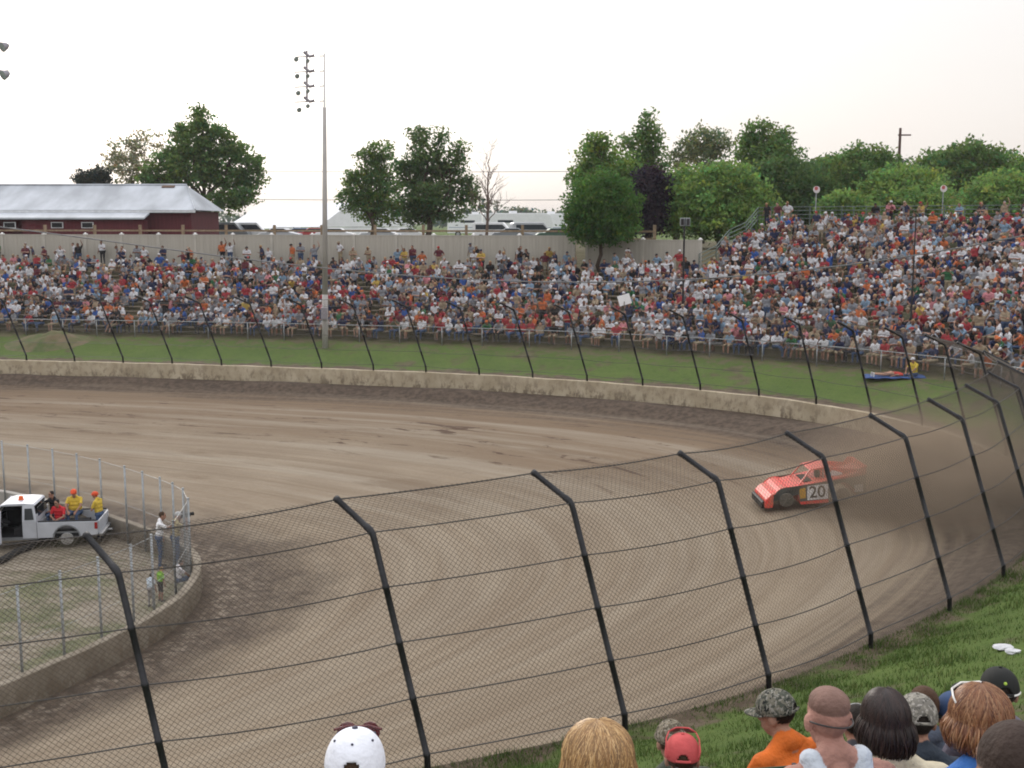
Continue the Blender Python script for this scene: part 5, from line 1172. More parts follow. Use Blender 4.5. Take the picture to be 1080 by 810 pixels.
for sy in (-1, 1):
    m = MX(); m.prism([(x, z) for x, z in [(-2.46, .36), (-2.46, 1.09), (-1.2, .97), (.2, .83), (1.2, .75), (1.9, .62), (1.88, .40)]+list(reversed(archx(XF, .475, .38)))+[(.67, .30), (-.67, .32)]+list(reversed(archx(XR, .485, .40)))], sy*.906-.006, sy*.906+.006); m.build('side_panel', M_SIDE, rcx)
def decal(x0, x1, z0, z1, m_, nm, dy=.918, sk=.0):
    out = []
    for sy in (-1, 1):
        q = MX(); q.prism([(x0, z0), (x1, z0), (x1+sk, z1-.03), (x0+sk, z1)], sy*dy-.004, sy*dy+.004); out.append(q.build(nm, m_, rcx))
    return out
numb = decal(-.64, .34, .34, .88, M_NUM, 'number_panel', sk=-.03); decal(.40, .68, .42, .80, M_GOLD, 'sponsor_panel'); decal(-2.3, -1.9, .5, .78, M_NUM, 'sponsor_panel')
def text(s_, size, parent, loc, rot, m_, nm):
    cu = bpy.data.curves.new(nm, 'FONT'); cu.body = s_; cu.size = size; cu.align_x = 'CENTER'; cu.align_y = 'CENTER'; cu.extrude = .004; cu.offset = .008
    o = bpy.data.objects.new(nm, cu); COL.objects.link(o); dg = bpy.context.evaluated_depsgraph_get(); me = bpy.data.meshes.new_from_object(o.evaluated_get(dg)); bpy.data.objects.remove(o)
    me.materials.clear(); me.materials.append(m_); o = link(nm, me, parent); o.location = loc; o.rotation_euler = rot; return o
text('20', .60, numb[1], (-.12*KX-.02, .926, .60), (R(90), 0, R(180)), M_BLK, 'number'); text('20', .60, numb[0], (-.12*KX-.02, -.926, .60), (R(90), 0, 0), M_BLK, 'number')
# greenhouse: roof, pillars, spoiler, sail panels
m = MX(); m.prism([(.05, 1.33), (.02, 1.37), (-.5, 1.42), (-1.0, 1.40), (-1.02, 1.36)], -.60, .60); rfp = m.build('roof', M_RED, rcx, bevel=.015)
for sy in (-1, 1):
    m = MX(); m.beam((.03, sy*.58, 1.35), (.62, sy*.66, .86), .06, .05); m.build('windscreen_post', M_RED, rcx)
    m = MX(); m.prism([(-.78, 1.37), (-1.0, 1.38), (-2.3, 1.24), (-2.3, 1.12), (-1.1, .96), (-.7, .94)], sy*.60-.012, sy*.60+.012); m.build('sail_panel', M_RED, rcx)
    m = MX(); m.prism([(-.80, 1.10), (-.98, 1.30), (-1.45, 1.18), (-1.5, 1.04)], sy*.616-.003, sy*.616+.003); m.build('sail_decal', M_NUM, rcx)
    m = MX(); m.prism([(-2.0, 1.12), (-2.3, 1.40), (-2.52, 1.40), (-2.5, 1.14)], sy*.88-.01, sy*.88+.01); m.build('spoiler_fin', M_RED, rcx)
m = MX(); m.add([(-2.42, -.86, 1.16), (-2.42, .86, 1.16), (-2.54, .86, 1.40), (-2.54, -.86, 1.40), (-2.45, -.86, 1.16), (-2.45, .86, 1.16), (-2.57, .86, 1.40), (-2.57, -.86, 1.40)], [(0, 1, 2, 3), (7, 6, 5, 4), (0, 4, 5, 1), (1, 5, 6, 2), (2, 6, 7, 3), (3, 7, 4, 0)]); m.build('rear_spoiler', M_RED, rcx)
m = MX(); m.box((-.3, 0, .90), (1.25, 1.15, .10)); m.ell((-.42, .18, 1.12), (.15, .15, .17), 12, 8); m.build('cockpit', M_INT, rcx)
m = MX(); m.tube([(-.6, -.5, .95), (-.6, -.5, 1.33), (-.6, .5, 1.33), (-.6, .5, .95)], .03, 6); m.build('roll_bar', M_GALV, rcx)
for x, r in ((XF, .41), (XR, .43)):
    for sy in (-1, 1): wheel(rcx, x*KX, sy*.80, r, .30, M_MUDT, M_RIMD, sy)
m = MX(); m.prism([(2.36, .12), (2.5, .14), (2.46, .36), (2.34, .40)], -.80, .80); m.build('nose', M_BLK, rcx, bevel=.02)
m = MX(); m.prism([(-.66, .20), (.66, .20), (.66, .30), (-.66, .32)], -.920, .920); m.build('rocker_skirt', M_RED, rcx)
# dust cloud thrown up behind it: a closed volume of drifting fine clay
dm = bpy.data.materials.new('airborne_clay_dust'); dm.use_nodes = True; nt = dm.node_tree; nt.nodes.remove(nt.nodes['Principled BSDF'])
pv = nt.nodes.new('ShaderNodeVolumePrincipled'); pv.inputs['Color'].default_value = (.56, .43, .31, 1); pv.inputs['Anisotropy'].default_value = .1
tc = nt.nodes.new('ShaderNodeTexCoord'); ln = nt.nodes.new('ShaderNodeVectorMath'); ln.operation = 'LENGTH'; nt.links.new(tc.outputs['Object'], ln.inputs[0])
fo = nt.nodes.new('ShaderNodeMapRange'); fo.interpolation_type = 'SMOOTHSTEP'; fo.inputs['From Min'].default_value = 1.; fo.inputs['From Max'].default_value = .15; nt.links.new(ln.outputs['Value'], fo.inputs['Value'])
no = nt.nodes.new('ShaderNodeTexNoise'); no.inputs['Scale'].default_value = 2.2; no.inputs['Detail'].default_value = 3; nt.links.new(tc.outputs['Object'], no.inputs['Vector'])
nr = nt.nodes.new('ShaderNodeMapRange'); nr.inputs['From Min'].default_value = .38; nr.inputs['From Max'].default_value = .68; nr.inputs['To Min'].default_value = .25; nr.inputs['To Max'].default_value = 1.3; nt.links.new(no.outputs['Fac'], nr.inputs['Value'])
mu = nt.nodes.new('ShaderNodeMath'); mu.operation = 'MULTIPLY'; nt.links.new(fo.outputs['Result'], mu.inputs[0]); nt.links.new(nr.outputs['Result'], mu.inputs[1])
m2 = nt.nodes.new('ShaderNodeMath'); m2.operation = 'MULTIPLY'; m2.inputs[1].default_value = .75; nt.links.new(mu.outputs[0], m2.inputs[0]); nt.links.new(m2.outputs[0], pv.inputs['Density']); nt.links.new(pv.outputs['Volume'], nt.nodes['Material Output'].inputs['Volume'])
m = MB(); m.ell((0, 0, 0), (1, 1, 1), 24, 16); du = m.build('dust', dm, None, smooth=True); c_ = unY(1000, 505, 35.5); du.location = c_; du.scale = (5.6, 6.0, 2.9); du.rotation_euler = (0, 0, R(20)); tag(du, 'brown cloud of dust trailing behind the racing car', 'dust', None, 'stuff')

du2 = du.copy(); COL.objects.link(du2); du2.location = unY(935, 508, 37.8); du2.scale = (2.2, 2.0, 1.5); dm2 = dm.copy(); du2.data = du.data.copy(); du2.data.materials[0] = dm2
for n_2 in dm2.node_tree.nodes:
    if n_2.type == 'MATH' and n_2.inputs[1].default_value == .75 or (n_2.type == 'MATH' and abs(n_2.inputs[1].default_value-.75) < 1e-4): n_2.inputs[1].default_value = 1.0
du2['label'] = 'small thick puff of dust right behind the rear wheels of the racing car'
# ------------------------------------------------------------------ near bank: grass blades, litter
lo_, hi_ = SO[i3]-6, SAP; N = 150000
s_r = rng.uniform(lo_, hi_, N); d_r = .05+9.5*rng.random(N)**1.35
fi = np.interp(s_r, SO, np.arange(len(SO))); ii = fi.astype(int); fr = (fi-ii)[:, None]; pt = OUT[ii]*(1-fr)+OUT[ii+1]*fr+(NF[ii]*(1-fr)+NF[ii+1]*fr)*(d_r[:, None]-.03); pz = z_out(SO[ii], d_r)
for k in np.where(d_r < 9)[0]: pz[k] += .05*math.sin(OUT[ii[k]][0]*1.7+d_r[k]*1.3)*math.sin(d_r[k]*.9+SO[ii[k]]*.45)*(d_r[k] > .5)
Pg = np.c_[pt, pz]; x_, y_, dp = proj(Pg); ok = (x_ > 330) & (x_ < 1330) & (y_ < 850) & (y_ > 380)
clump = np.sin(Pg[:, 0]*2.3+1.7*np.sin(Pg[:, 1]*1.9))*np.sin(Pg[:, 1]*2.7+Pg[:, 0])
ok &= rng.random(N) < .55+.45*clump
Pg = Pg[ok]; n = len(Pg); hgt = (.04+.06*rng.random(n))*(1+.5*clump[ok]); an = rng.uniform(0, 6.28, n); wd_ = .006+.006*rng.random(n)
t_ = np.c_[np.cos(an), np.sin(an), 0*an]; bend = np.c_[rng.normal(size=(n, 2))*.5, np.ones(n)]; tipv = Pg+bend*hgt[:, None]
V = np.stack([Pg-t_*wd_[:, None]-[0, 0, .02], Pg+t_*wd_[:, None]-[0, 0, .02], tipv], 1).reshape(-1, 3)
base_c = np.array([[.064, .114, .022], [.090, .138, .030], [.125, .138, .046], [.052, .094, .018]])[rng.choice(4, n, p=[.4, .3, .12, .18])]
gl = link('grass', np_mesh('grass', V, np.arange(len(V)).reshape(-1, 3), mat('grass_blades', (0, 0, 0), .8, 0, .2, 3, attr='Col', trans=.25), np.repeat(base_c, 3, 0))); tag(gl, 'rough green grass on the near bank below the fence', 'grass', None, 'stuff')
M_PAPER = mat('crumpled_paper', (.62, .62, .64), .9, 0, .25, 9)
for px, py, sz, lab in ((1059, 686, .11, 'crumpled pale paper litter on the near grass bank at the right'), (1068, 690, .08, 'smaller flattened paper scrap just right of the crumpled litter')):
    h_, _, _, _ = bvg.ray_cast(Vector(CAM), Vector(ray(px, py)).normalized()); bm = bmesh.new(); bmesh.ops.create_icosphere(bm, subdivisions=2, radius=sz)
    for v in bm.verts: v.co = Vector((v.co.x*1.5, v.co.y, v.co.z*.45))*(.8+.5*pr.random())
    me = bpy.data.meshes.new('paper_litter'); bm.to_mesh(me); bm.free(); me.materials.append(M_PAPER); o = link('paper_litter', me); o.location = h_+Vector((0, 0, .05)); tag(o, lab, 'litter')

# ------------------------------------------------------------------ spectators in the near stand, seen from behind
M_CONC = mat('stand_concrete', (.28, .27, .25), .9, 0, .3, 2, bump=.3)
ROWS_N = [(2.4, 8.62), (3.4, 8.15), (4.25, 7.92), (5.7, 7.25), (6.7, 6.75)]
for k, (y, z) in enumerate(ROWS_N):
    m = MB(); m.box((.5, y+.28, z-.6), (13, .98, 1.2)); structure(m.build('terrace_step', M_CONC))
    m = MB(); m.box((.5, y-.02, z+.40), (12, .30, .05)); bo = m.build('bench_plank', M_PLANK) if False else None
    bt_ = thing('bench', ['plank bench nearest the camera under the dark haired head', 'plank bench under the white capped and blonde spectators', 'plank bench under the man in the tank top', 'plank bench under the red capped spectator', 'lowest plank bench next to the grass bank'][k], 'bench', (.5, y, z), 0, 'benches of the near stand')
    m = MB(); m.box((0, -.02, .385), (12, .30, .05)); m.build('seat', M_PLANK, bt_)
    for x in (-5.5, -3, -.5, 2, 4.5): m = MB(); m.box((x, -.02, .18), (.08, .25, .36)); m.build('leg', M_GALV, bt_)
NG_ = 'spectators seated in the near stand'
def near(label, px, top, Y, cols, yaw=0., top_extra=0., sc_=1.0, voxel=.011, **kw):
    """root placed so that the crown of the head stands where the photograph shows it; the seat follows from the sitting height"""
    ps = kw.get('pose', 'sit'); L, hc, Mh = body(**{**kw, 'pose': ps}); c = unY(px, top, Y); tl = (hc[2]+.122+top_extra)*sc_
    cy, sy = math.cos(yaw), math.sin(yaw); hx, hy = hc[0]*sc_, hc[1]*sc_; ox, oy = hx*cy-hy*sy, hx*sy+hy*cy
    o, hc, Mh = one(label, (c[0]-ox, c[1]-oy, c[2]-tl), yaw, cols, sc_, voxel, NG_, **kw); return o, hc, Mh
def head_frame(parent, hc, Mh):
    M4 = Matrix.Identity(4)
    for i in range(3):
        for j in range(3): M4[i][j] = float(Mh[i][j])
        M4[i][3] = float(hc[i])
    return M4
def put(o, M4): o.matrix_local = M4; return o
M_LENS = mat('dark_red_lens', (.10, .012, .012), .12, 0, .2, spec=.7); M_FRAME = mat('black_plastic', (.015, .015, .016), .3, 0, .1, spec=.5); M_WFRAME = mat('white_plastic', (.75, .74, .70), .35, 0, .1)
def cap_mesh(parent, M4, m, brim_m=None, back=False, button=None, eyelets=None, name='cap', r=(.097, .117, .113)):
    b = MB(); nu, nv = 72, 26; vs = []; fs = []
    for j in range(nv+1):
        la = R(-6)+(math.pi/2-R(-6))*j/nv
        for i in range(nu):
            lo = 2*math.pi*i/nu; k = 1+.010*abs(math.sin(3*lo))*math.cos(la)**.5 if la > 0 else 1.; sq = math.cos(la)**.86 if la < math.pi/2 else 0
            vs.append((r[0]*sq*math.cos(lo)*k, (r[1]*sq*math.sin(lo)*k)-.008, .028+r[2]*math.sin(la)))
    for j in range(nv):
        for i in range(nu):
            lo = 2*math.pi*(i+.5)/nu; la = j/nv
            dl = abs(((lo-(math.pi*1.5))+math.pi) % (2*math.pi)-math.pi)
            if back is False and dl < .42*max(0, 1-la/.27)**.5 and la < .27: continue          # strap opening at the back
            fs.append((j*nu+i, j*nu+(i+1) % nu, (j+1)*nu+(i+1) % nu, (j+1)*nu+i))
    b.add(vs, fs); o = b.build(name, m, parent, smooth=True); put(o, M4)
    so = o.modifiers.new('Solid', 'SOLIDIFY'); so.thickness = .004
    q = MB(); vs = []; nb = 14
    for j in range(6):
        for i in range(nb+1):
            a = R(18)+R(144)*i/nb; t_2 = j/5; rx = r[0]*1.0*(1-t_2)+(r[0]*.92)*t_2
            x = rx*math.cos(a); y = r[1]*math.sin(a)*(1)+t_2*.075*math.sin(a)**.7-.008; vs.append((x, y, .026-.012*t_2-.9*x*x*(1.4)))
    q.add(vs, [(j*(nb+1)+i, j*(nb+1)+i+1, (j+1)*(nb+1)+i+1, (j+1)*(nb+1)+i) for j in range(5) for i in range(nb)]); br = q.build('brim', brim_m or m, o, smooth=True); so = br.modifiers.new('Solid', 'SOLIDIFY'); so.thickness = .005
    if button: q = MB(); q.ell((0, -.008, .030+r[2]), (.010, .010, .006), 10, 6); q.build('button', button, o)
    if eyelets:
        for a in (30, 90, 150, 210, 270, 330):
            lo = R(a); la = R(48); q = MB(); p = Vector((r[0]*math.cos(la)**.86*math.cos(lo)*1.01, r[1]*math.cos(la)**.86*math.sin(lo)*1.01-.008, .029+r[2]*math.sin(la)*1.01)); q.ell(p, (.0045, .0045, .0045), 8, 5); q.build('eyelet', eyelets, o)
    q = MB(); q.tube([(.04*math.cos(a)*1.0, -r[1]+.004-.008-.003*math.sin(a), .030) for a in (0, .8, 1.57, 2.3, 3.14)], .008, 6); q.build('strap', m, o)
    return o
def glasses(parent, M4, lens, frame, dy=0., dz=0., tilt=0., wide=1., name='sunglasses', arms=True, short=False, big=1.):
    T = M4 @ Matrix.Translation((0, dy, dz)) @ Matrix.Rotation(tilt, 4, 'X')
    b = MB()
    b.tube([(-.07*wide, .075, .02), (-.035, .098, .026), (0, .104, .02), (.035, .098, .026), (.07*wide, .075, .02)], .0045, 6)
    if arms:
        for sx in (-1, 1): b.tube([(sx*.07*wide, .075, .02), (sx*.085*wide, .03, .022), (sx*.088*wide, -.05 if not short else .0, .018)]+([(sx*.078*wide, -.085, .0)] if not short else []), .004, 6)
    o = b.build(name, frame, parent, smooth=True); put(o, T)
    for sx in (-1, 1):
        q = MB(); vs = []; nn = 12
        for k in range(nn): a = 2*math.pi*k/nn; x = sx*(.038+.030*math.cos(a)*wide); z = .004+.021*big*math.sin(a); vs.append((x, .104-.6*(x*x)*4, z))
        vs += [(x, y+.004, z) for x, y, z in vs]; q.add(vs, [tuple(range(nn)), tuple(reversed(range(nn, 2*nn)))]+[(k, (k+1) % nn, nn+(k+1) % nn, nn+k) for k in range(nn)]); q.build('lens', lens, o)
    return o
M_HAIR = mat('hair_strands', (0, 0, 0), .45, 0, .15, 30, attr='Col', spec=.4)
def long_hair(parent, M4, hc, cols, length=.30, n=900, seed=0, wide=1., wave=.012, part=0.):
    r = np.random.default_rng(seed); b = MB(); ra = np.array([.088*wide, .110, .112])
    b.col = tuple(np.array(cols[0])*.8); b.ell((0, -.016, .024), tuple(ra*.97), 22, 14, -.55, 1.)
    for k in range(n):
        ph = r.uniform(-1, 1); ang = -math.pi/2+ph*R(138)             # azimuth about the back of the head
        th0 = R(3+r.random()*50); thE = R(94+8*r.random()); L = length*(.75+.35*r.random())*(1-.12*abs(ph)); pts = []
        jx = r.normal(size=3)*[.009, .009, 0]; w1, w2 = r.uniform(0, 6.28), r.uniform(10, 16); lift = 1+.07*r.random()**2
        for t_2 in np.linspace(0, 1, 7):
            th = th0+(thE-th0)*t_2; aa = ang+.16*math.sin(3*t_2+w1)
            pts.append(np.array([ra[0]*math.sin(th)*math.cos(aa)+part*(1-t_2), ra[1]*math.sin(th)*math.sin(aa)-.016, .024+ra[2]*math.cos(th)])*[lift, lift, 1])
        p = pts[-1]; out = nrm((p[0], p[1], 0)); 
        for t_2 in np.linspace(.14, 1, 7):
            pts.append(p+np.array([0, 0, -L*t_2])+out*(.022*math.sin(t_2*2.6)-.018*t_2*t_2)+np.array([math.sin(w2*t_2*L*3+w1), math.cos(w2*t_2*L*3+w1), 0])*wave*t_2+jx*t_2)
        c = np.array(cols[r.integers(len(cols))])*(.8+.4*r.random()); b.col = tuple(c); rr = .0026+.0016*r.random()
        b.tube(pts, [rr*.6]+[rr]*(len(pts)-3)+[rr*.8, rr*.25], 4, False)
    b.col = (1, 1, 1); o = b.build('hair', M_HAIR, parent, smooth=True, colors=True); put(o, M4); return o
def camo(name, cs):
    w_ = NG(name, .85); ov = w_.vec(); a = w_.noise(ov, 26, 3, .5, .47, .53, 1.2); b = w_.noise(w_.vec(scale=(1.1, .9, 1.3)), 38, 2, .5, .55, .60, .8); c = w_.noise(w_.vec(scale=(.8, 1.2, .7)), 60, 2, .5, .58, .62, .5)
    return w_.done(w_.mix(c, w_.mix(b, w_.mix(a, cs[0], cs[1]), cs[2]), cs[3]))
CAMO1 = camo('brown_camouflage_cloth', [(.10, .085, .06), (.19, .165, .12), (.045, .04, .03), (.28, .25, .20)]); CAMO2 = camo('dark_camouflage_cloth', [(.07, .075, .06), (.15, .14, .11), (.02, .022, .02), (.24, .23, .20)]); CAMO3 = camo('grey_camouflage_cloth', [(.16, .15, .13), (.25, .235, .20), (.09, .085, .075), (.34, .32, .29)])
M_WCAP = mat('white_cap_cotton', (.74, .76, .82), .85, 0, .08, 14, bump=.25, bscale=30); M_RCAP = mat('coral_red_cap_cotton', (.52, .085, .085), .85, 0, .15, 14, bump=.2); M_BCAP = mat('black_cap_cotton', (.014, .015, .014), .8, 0, .2, 14); M_BLCAP = mat('blue_cap_cotton', (.045, .08, .17), .85, 0, .2, 14); M_NAVY = mat('dark_button', (.05, .05, .08), .6)
# the blurred dark head closest to the camera
near('person with cropped dark hair closest to the camera in the bottom right corner', 1071, 762, 2.45, {SHIRT: (.03, .03, .04), HEAD: (.045, .030, .024), SKIN: (.24, .14, .10)}, R(8), arms='lap')
o, hc, Mh = near('person in a white cap with dark red sunglasses resting on its brim', 374, 776, 3.45, {SHIRT: (.30, .32, .36), HEAD: HAIRS['brown hair']}, R(2), arms='lap', bow=.1); M4 = head_frame(o, hc, Mh)
cap_mesh(o, M4, M_WCAP, button=M_NAVY, eyelets=M_NAVY); glasses(o, M4, M_LENS, M_LENS, .008, .088, .05, 1.12, arms=False, big=1.6)
o, hc, Mh = near('woman with long wavy blonde hair and dark sunglasses', 630, 763, 3.4, {SHIRT: (.10, .10, .12), HEAD: (.36, .22, .10)}, R(10), arms='lap'); M4 = head_frame(o, hc, Mh)
long_hair(o, M4, hc, [(.42, .25, .10), (.30, .165, .065), (.55, .36, .17), (.22, .12, .05)], .30, 2600, 3, 1.2, .018); glasses(o, M4, M_FRAME, M_FRAME, 0, 0, 0, 1.08)
o, hc, Mh = near('woman with shoulder length auburn hair, white sunglasses on head, blue shirt', 1034, 724, 3.85, {SHIRT: (.05, .16, .46), HEAD: (.12, .045, .02)}, R(6), arms='lap'); M4 = head_frame(o, hc, Mh)
long_hair(o, M4, hc, [(.17, .065, .025), (.11, .038, .016), (.24, .105, .045), (.30, .16, .08)], .10, 2400, 5, 1.12, .008); glasses(o, M4, M_FRAME, M_WFRAME, -.02, .055, .35, 1.12, short=True)
o, hc, Mh = near('man with a crew cut in a pale grey tank top, sunglasses strap behind head', 874, 725, 4.05, {SHIRT: (.55, .60, .66), HEAD: (.205, .122, .098), SKIN: (.40, .215, .17)}, R(10), arms='lap', tank=True, crew=True, girth=1.2, sc_=.97, voxel=.0065); M4 = head_frame(o, hc, Mh)
q = MB(); q.tube([(.086*math.cos(a)*1.0, .106*math.sin(a)-.012, .0+.004*math.sin(2*a)) for a in np.linspace(R(-200), R(20), 18)], .0035, 6); put(q.build('sunglasses_strap', M_FRAME, o, smooth=True), M4)
q = MB(); q.tube([(.072*math.cos(a), .066*math.sin(a)-.02, -.155+.02*math.sin(a)) for a in np.linspace(0, 6.283, 24)], .0025, 5); put(q.build('neck_chain', M_CHROME, o), M4)
o, hc, Mh = near('woman with straight dark brown hair in a cream shirt', 934, 729, 4.35, {SHIRT: (.70, .62, .45), HEAD: (.022, .012, .010)}, R(4), arms='lap'); M4 = head_frame(o, hc, Mh)
long_hair(o, M4, hc, [(.024, .013, .011), (.035, .018, .014), (.015, .009, .008)], .12, 2200, 8, .98, .004)
o, hc, Mh = near('person in a coral red cap with red sunglasses resting on top', 720, 778, 5.9, {SHIRT: (.16, .22, .30), HEAD: HAIRS['brown hair']}, R(-6), arms='lap'); M4 = head_frame(o, hc, Mh)
cap_mesh(o, M4, M_RCAP, button=M_RCAP); glasses(o, M4, mat('smoked_lens', (.16, .14, .12), .2), M_RCAP, -.03, .085, .55, 1.05)
o, hc, Mh = near('person in a brown camouflage cap just behind the coral red cap', 708, 763, 6.8, {SHIRT: (.07, .08, .06), HEAD: HAIRS['brown hair']}, R(12), arms='knees'); M4 = head_frame(o, hc, Mh); cap_mesh(o, M4, CAMO1, button=CAMO1)
o, hc, Mh = near('man in an orange shirt and dark camouflage cap looking left', 819, 731, 6.0, {SHIRT: (.62, .14, .02), HEAD: HAIRS['dark hair']}, R(30), arms='lap', turn=R(26), lean=.22, girth=1.15, tilt=-.1); M4 = head_frame(o, hc, Mh); cap_mesh(o, M4, CAMO2, button=CAMO2)
o, hc, Mh = near('man in a grey camouflage cap and dark navy jacket', 968, 736, 5.4, {SHIRT: (.03, .04, .055), HEAD: HAIRS['dark hair']}, R(-4), arms='lap', girth=1.15); M4 = head_frame(o, hc, Mh); cap_mesh(o, M4, CAMO3, button=CAMO3)
near('brown haired man without a hat behind the grey camouflage cap', 974, 724, 6.2, {SHIRT: (.10, .12, .16), HEAD: (.07, .036, .02)}, R(5), arms='lap')
o, hc, Mh = near('small person wearing a silver headset between crew cut man and dark haired woman', 903, 743, 6.2, {SHIRT: (.06, .06, .07), HEAD: HAIRS['dark hair']}, R(0), arms='lap', sc_=.95); M4 = head_frame(o, hc, Mh)
q = MB(); q.tube([(.098*math.cos(a), -.0, .10*math.sin(a)+.02) for a in np.linspace(R(-5), R(185), 14)], .008, 6); hd = q.build('headset', M_CHROME, o, smooth=True); put(hd, M4)
for sx in (-1, 1): q = MB(); q.ell((sx*.095, -.002, .0), (.022, .036, .042), 12, 8); q.build('ear_cup', M_SILV2, hd)
o, hc, Mh = near('person in a blue cap with a dark brim turned to the left', 1009, 733, 6.2, {SHIRT: (.2, .2, .22), HEAD: HAIRS['brown hair']}, R(45), arms='lap', turn=R(25)); M4 = head_frame(o, hc, Mh); cap_mesh(o, M4, M_BLCAP, M_BCAP, button=M_BLCAP)
o, hc, Mh = near('person in a black cap with a white trimmed edge behind the auburn haired woman', 1055, 708, 5.75, {SHIRT: (.15, .14, .18), HEAD: HAIRS['dark hair']}, R(-8), arms='lap'); M4 = head_frame(o, hc, Mh); cp_ = cap_mesh(o, M4, M_BCAP, button=M_BCAP)
q = MB(); q.tube([(.098*math.cos(a), .117*math.sin(a)-.008, .026) for a in np.linspace(R(200), R(340), 14)], .006, 6); q.build('trim', M_WFRAME, cp_); q = MB(); q.ell((.0, -.108, .085), (.010, .008, .010), 10, 6); q.build('emblem', mat('lime_emblem', (.42, .6, .08), .6), cp_)
# dark green folding camp chair left of the man in orange
c_ = unY(772, 806, 4.9); ch = thing('camp_chair', 'dark green folding camp chair back left of the man in orange', 'chair', (c_[0], c_[1], c_[2]-.88), R(5)); M_CHAIR = mat('dark_green_canvas', (.012, .05, .035), .85, 0, .25, 8, bump=.2)
m = MB(); vs = [(-.27+.54*i/12, -.05+.05*math.cos((i/12-.5)*3), .42+.46*j/5-(.03*math.sin(math.pi*i/12) if j == 5 else 0)) for j in range(6) for i in range(13)]; vs += [(x, y+.012, z) for x, y, z in vs]; n = 78
fs = [(j*13+i, j*13+i+1, (j+1)*13+i+1, (j+1)*13+i) for j in range(5) for i in range(12)]; fs += [tuple(n+k for k in reversed(f)) for f in fs]; rim = list(range(13))+[j*13+12 for j in range(1, 6)]+[65+i for i in range(11, -1, -1)]+[j*13 for j in range(4, 0, -1)]; fs += [(rim[k], rim[(k+1) % len(rim)], n+rim[(k+1) % len(rim)], n+rim[k]) for k in range(len(rim))]
m.add(vs, fs); m.build('backrest', M_CHAIR, ch, smooth=True); m = MB(); m.box((0, .2, .42), (.5, .42, .02)); m.build('seat', M_CHAIR, ch)
for sx in (-1, 1):
    m = MB(); m.tube([(sx*.27, -.05, 0), (sx*.27, -.06, .9)], .012, 6); m.build('leg', M_BLACKP, ch); m = MB(); m.tube([(sx*.27, .40, 0), (sx*.27, .40, .58)], .012, 6); m.build('leg', M_BLACKP, ch); m = MB(); m.box((sx*.27, .18, .60), (.05, .46, .02)); m.build('armrest', M_CHAIR, ch)

# ------------------------------------------------------------------ thin haze volume, added to lift the dark trees and far tones
hm = bpy.data.materials.new('added_tone_haze'); hm.use_nodes = True; nt = hm.node_tree; nt.nodes.remove(nt.nodes['Principled BSDF'])
pv = nt.nodes.new('ShaderNodeVolumePrincipled'); pv.inputs['Color'].default_value = (.93, .93, .96, 1); pv.inputs['Density'].default_value = .00022; pv.inputs['Anisotropy'].default_value = .0; nt.links.new(pv.outputs['Volume'], nt.nodes['Material Output'].inputs['Volume'])
m = MB(); m.box((0, 0, 12.5), (9400, 9400, 28)); hz = m.build('haze', hm); tag(hz, 'thin pale haze added over the whole scene to lift its dark tones', 'haze', None, 'stuff')
# ------------------------------------------------------------------ camera, sky, sun
cam = bpy.data.cameras.new('camera'); cam.lens = 40; cam.sensor_width = 36; cam.sensor_fit = 'HORIZONTAL'; cam.clip_start = .1; cam.clip_end = 9000
co_ = bpy.data.objects.new('camera', cam); COL.objects.link(co_); co_.location = (0, 0, H); co_.rotation_euler = (math.pi/2-TH, 0, 0); sc.camera = co_
wd = bpy.data.worlds.new('World'); sc.world = wd; wd.use_nodes = True; nt = wd.node_tree
sky = nt.nodes.new('ShaderNodeTexSky'); sky.sky_type = 'NISHITA'; sky.sun_disc = False; sky.sun_elevation = R(22); sky.sun_rotation = R(-25); sky.air_density = 1.2; sky.dust_density = 4.; sky.ozone_density = 1.
hs = nt.nodes.new('ShaderNodeHueSaturation'); hs.inputs['Saturation'].default_value = .34
ov_ = nt.nodes.new('ShaderNodeMix'); ov_.data_type = 'RGBA'; ov_.inputs['Factor'].default_value = .78     # even high cloud, brighter overhead than at the skyline
tcw = nt.nodes.new('ShaderNodeTexCoord'); sx = nt.nodes.new('ShaderNodeSeparateXYZ'); nt.links.new(tcw.outputs['Generated'], sx.inputs[0])
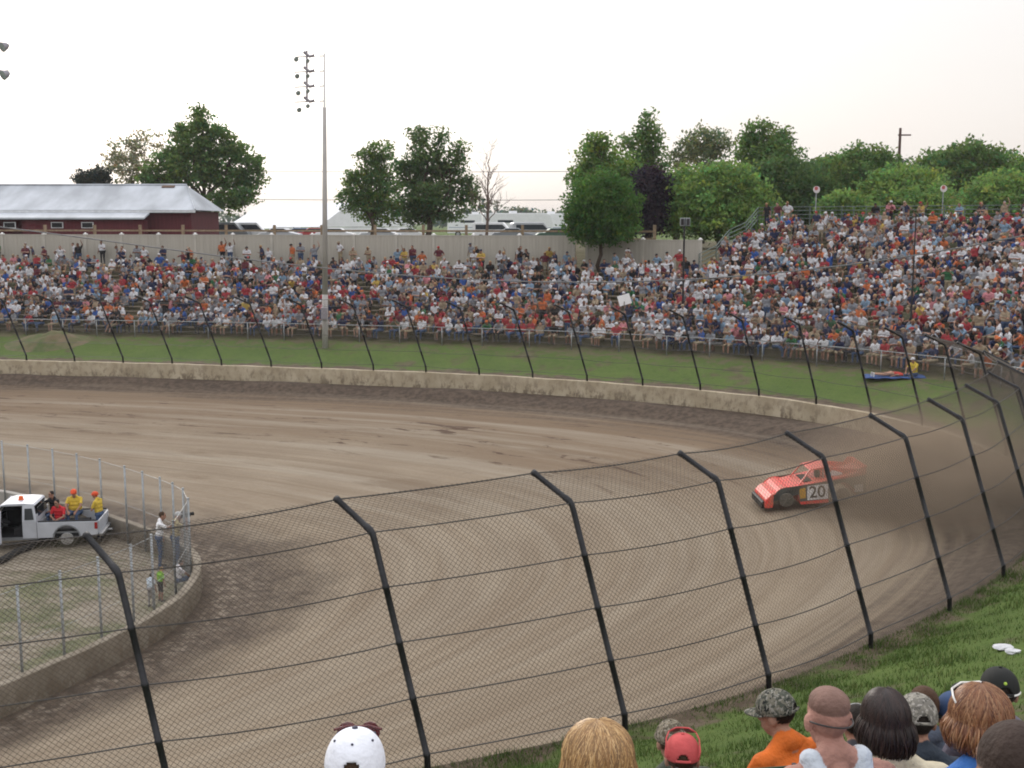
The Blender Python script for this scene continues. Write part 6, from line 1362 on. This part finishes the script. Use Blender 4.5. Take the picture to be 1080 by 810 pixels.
nz = nt.nodes.new('ShaderNodeTexNoise'); nz.inputs['Scale'].default_value = 2.2; nz.inputs['Detail'].default_value = 5; mpw = nt.nodes.new('ShaderNodeMapping'); mpw.inputs['Scale'].default_value = (1, 1, 5); nt.links.new(tcw.outputs['Generated'], mpw.inputs['Vector']); nt.links.new(mpw.outputs['Vector'], nz.inputs['Vector'])
ad = nt.nodes.new('ShaderNodeMath'); ad.operation = 'MULTIPLY_ADD'; ad.inputs[1].default_value = .10; nt.links.new(nz.outputs['Fac'], ad.inputs[0]); nt.links.new(sx.outputs[2], ad.inputs[2])
rw = nt.nodes.new('ShaderNodeValToRGB'); nt.links.new(ad.outputs[0], rw.inputs['Fac']); el_ = rw.color_ramp.elements
el_[0].position = .03; el_[0].color = (4.75, 4.35, 4.05, 1); el_[1].position = .75; el_[1].color = (10.2, 10.2, 10.6, 1)
for po, co in ((.13, (5.0, 4.68, 4.5)), (.24, (5.35, 5.2, 5.15))): e_ = el_.new(po); e_.color = (*co, 1)
nt.links.new(rw.outputs['Color'], ov_.inputs['B'])
nt.links.new(sky.outputs['Color'], hs.inputs['Color']); nt.links.new(hs.outputs['Color'], ov_.inputs['A'])
bg = nt.nodes['Background']; bg.inputs['Strength'].default_value = .12; nt.links.new(ov_.outputs['Result'], bg.inputs['Color'])
sd = bpy.data.lights.new('sun', 'SUN'); sd.energy = .7; sd.angle = R(14); sd.color = (1, .93, .85); so_ = bpy.data.objects.new('sun', sd); COL.objects.link(so_)
az = R(-25); el = R(22); dirv = Vector((math.sin(az)*math.cos(el), math.cos(az)*math.cos(el), math.sin(el))); so_.rotation_euler = (-dirv).to_track_quat('-Z', 'Y').to_euler(); so_.location = (0, 0, 60)
sc.view_settings.view_transform = 'Standard'; sc.view_settings.look = 'None'; sc.view_settings.gamma = 1; sc.view_settings.use_curve_mapping = False
sc.view_settings.exposure = 0.66
sc.cycles.filter_width = 1.9; sc.cycles.use_denoising = True; sc.cycles.max_bounces = 6; sc.cycles.transparent_max_bounces = 8
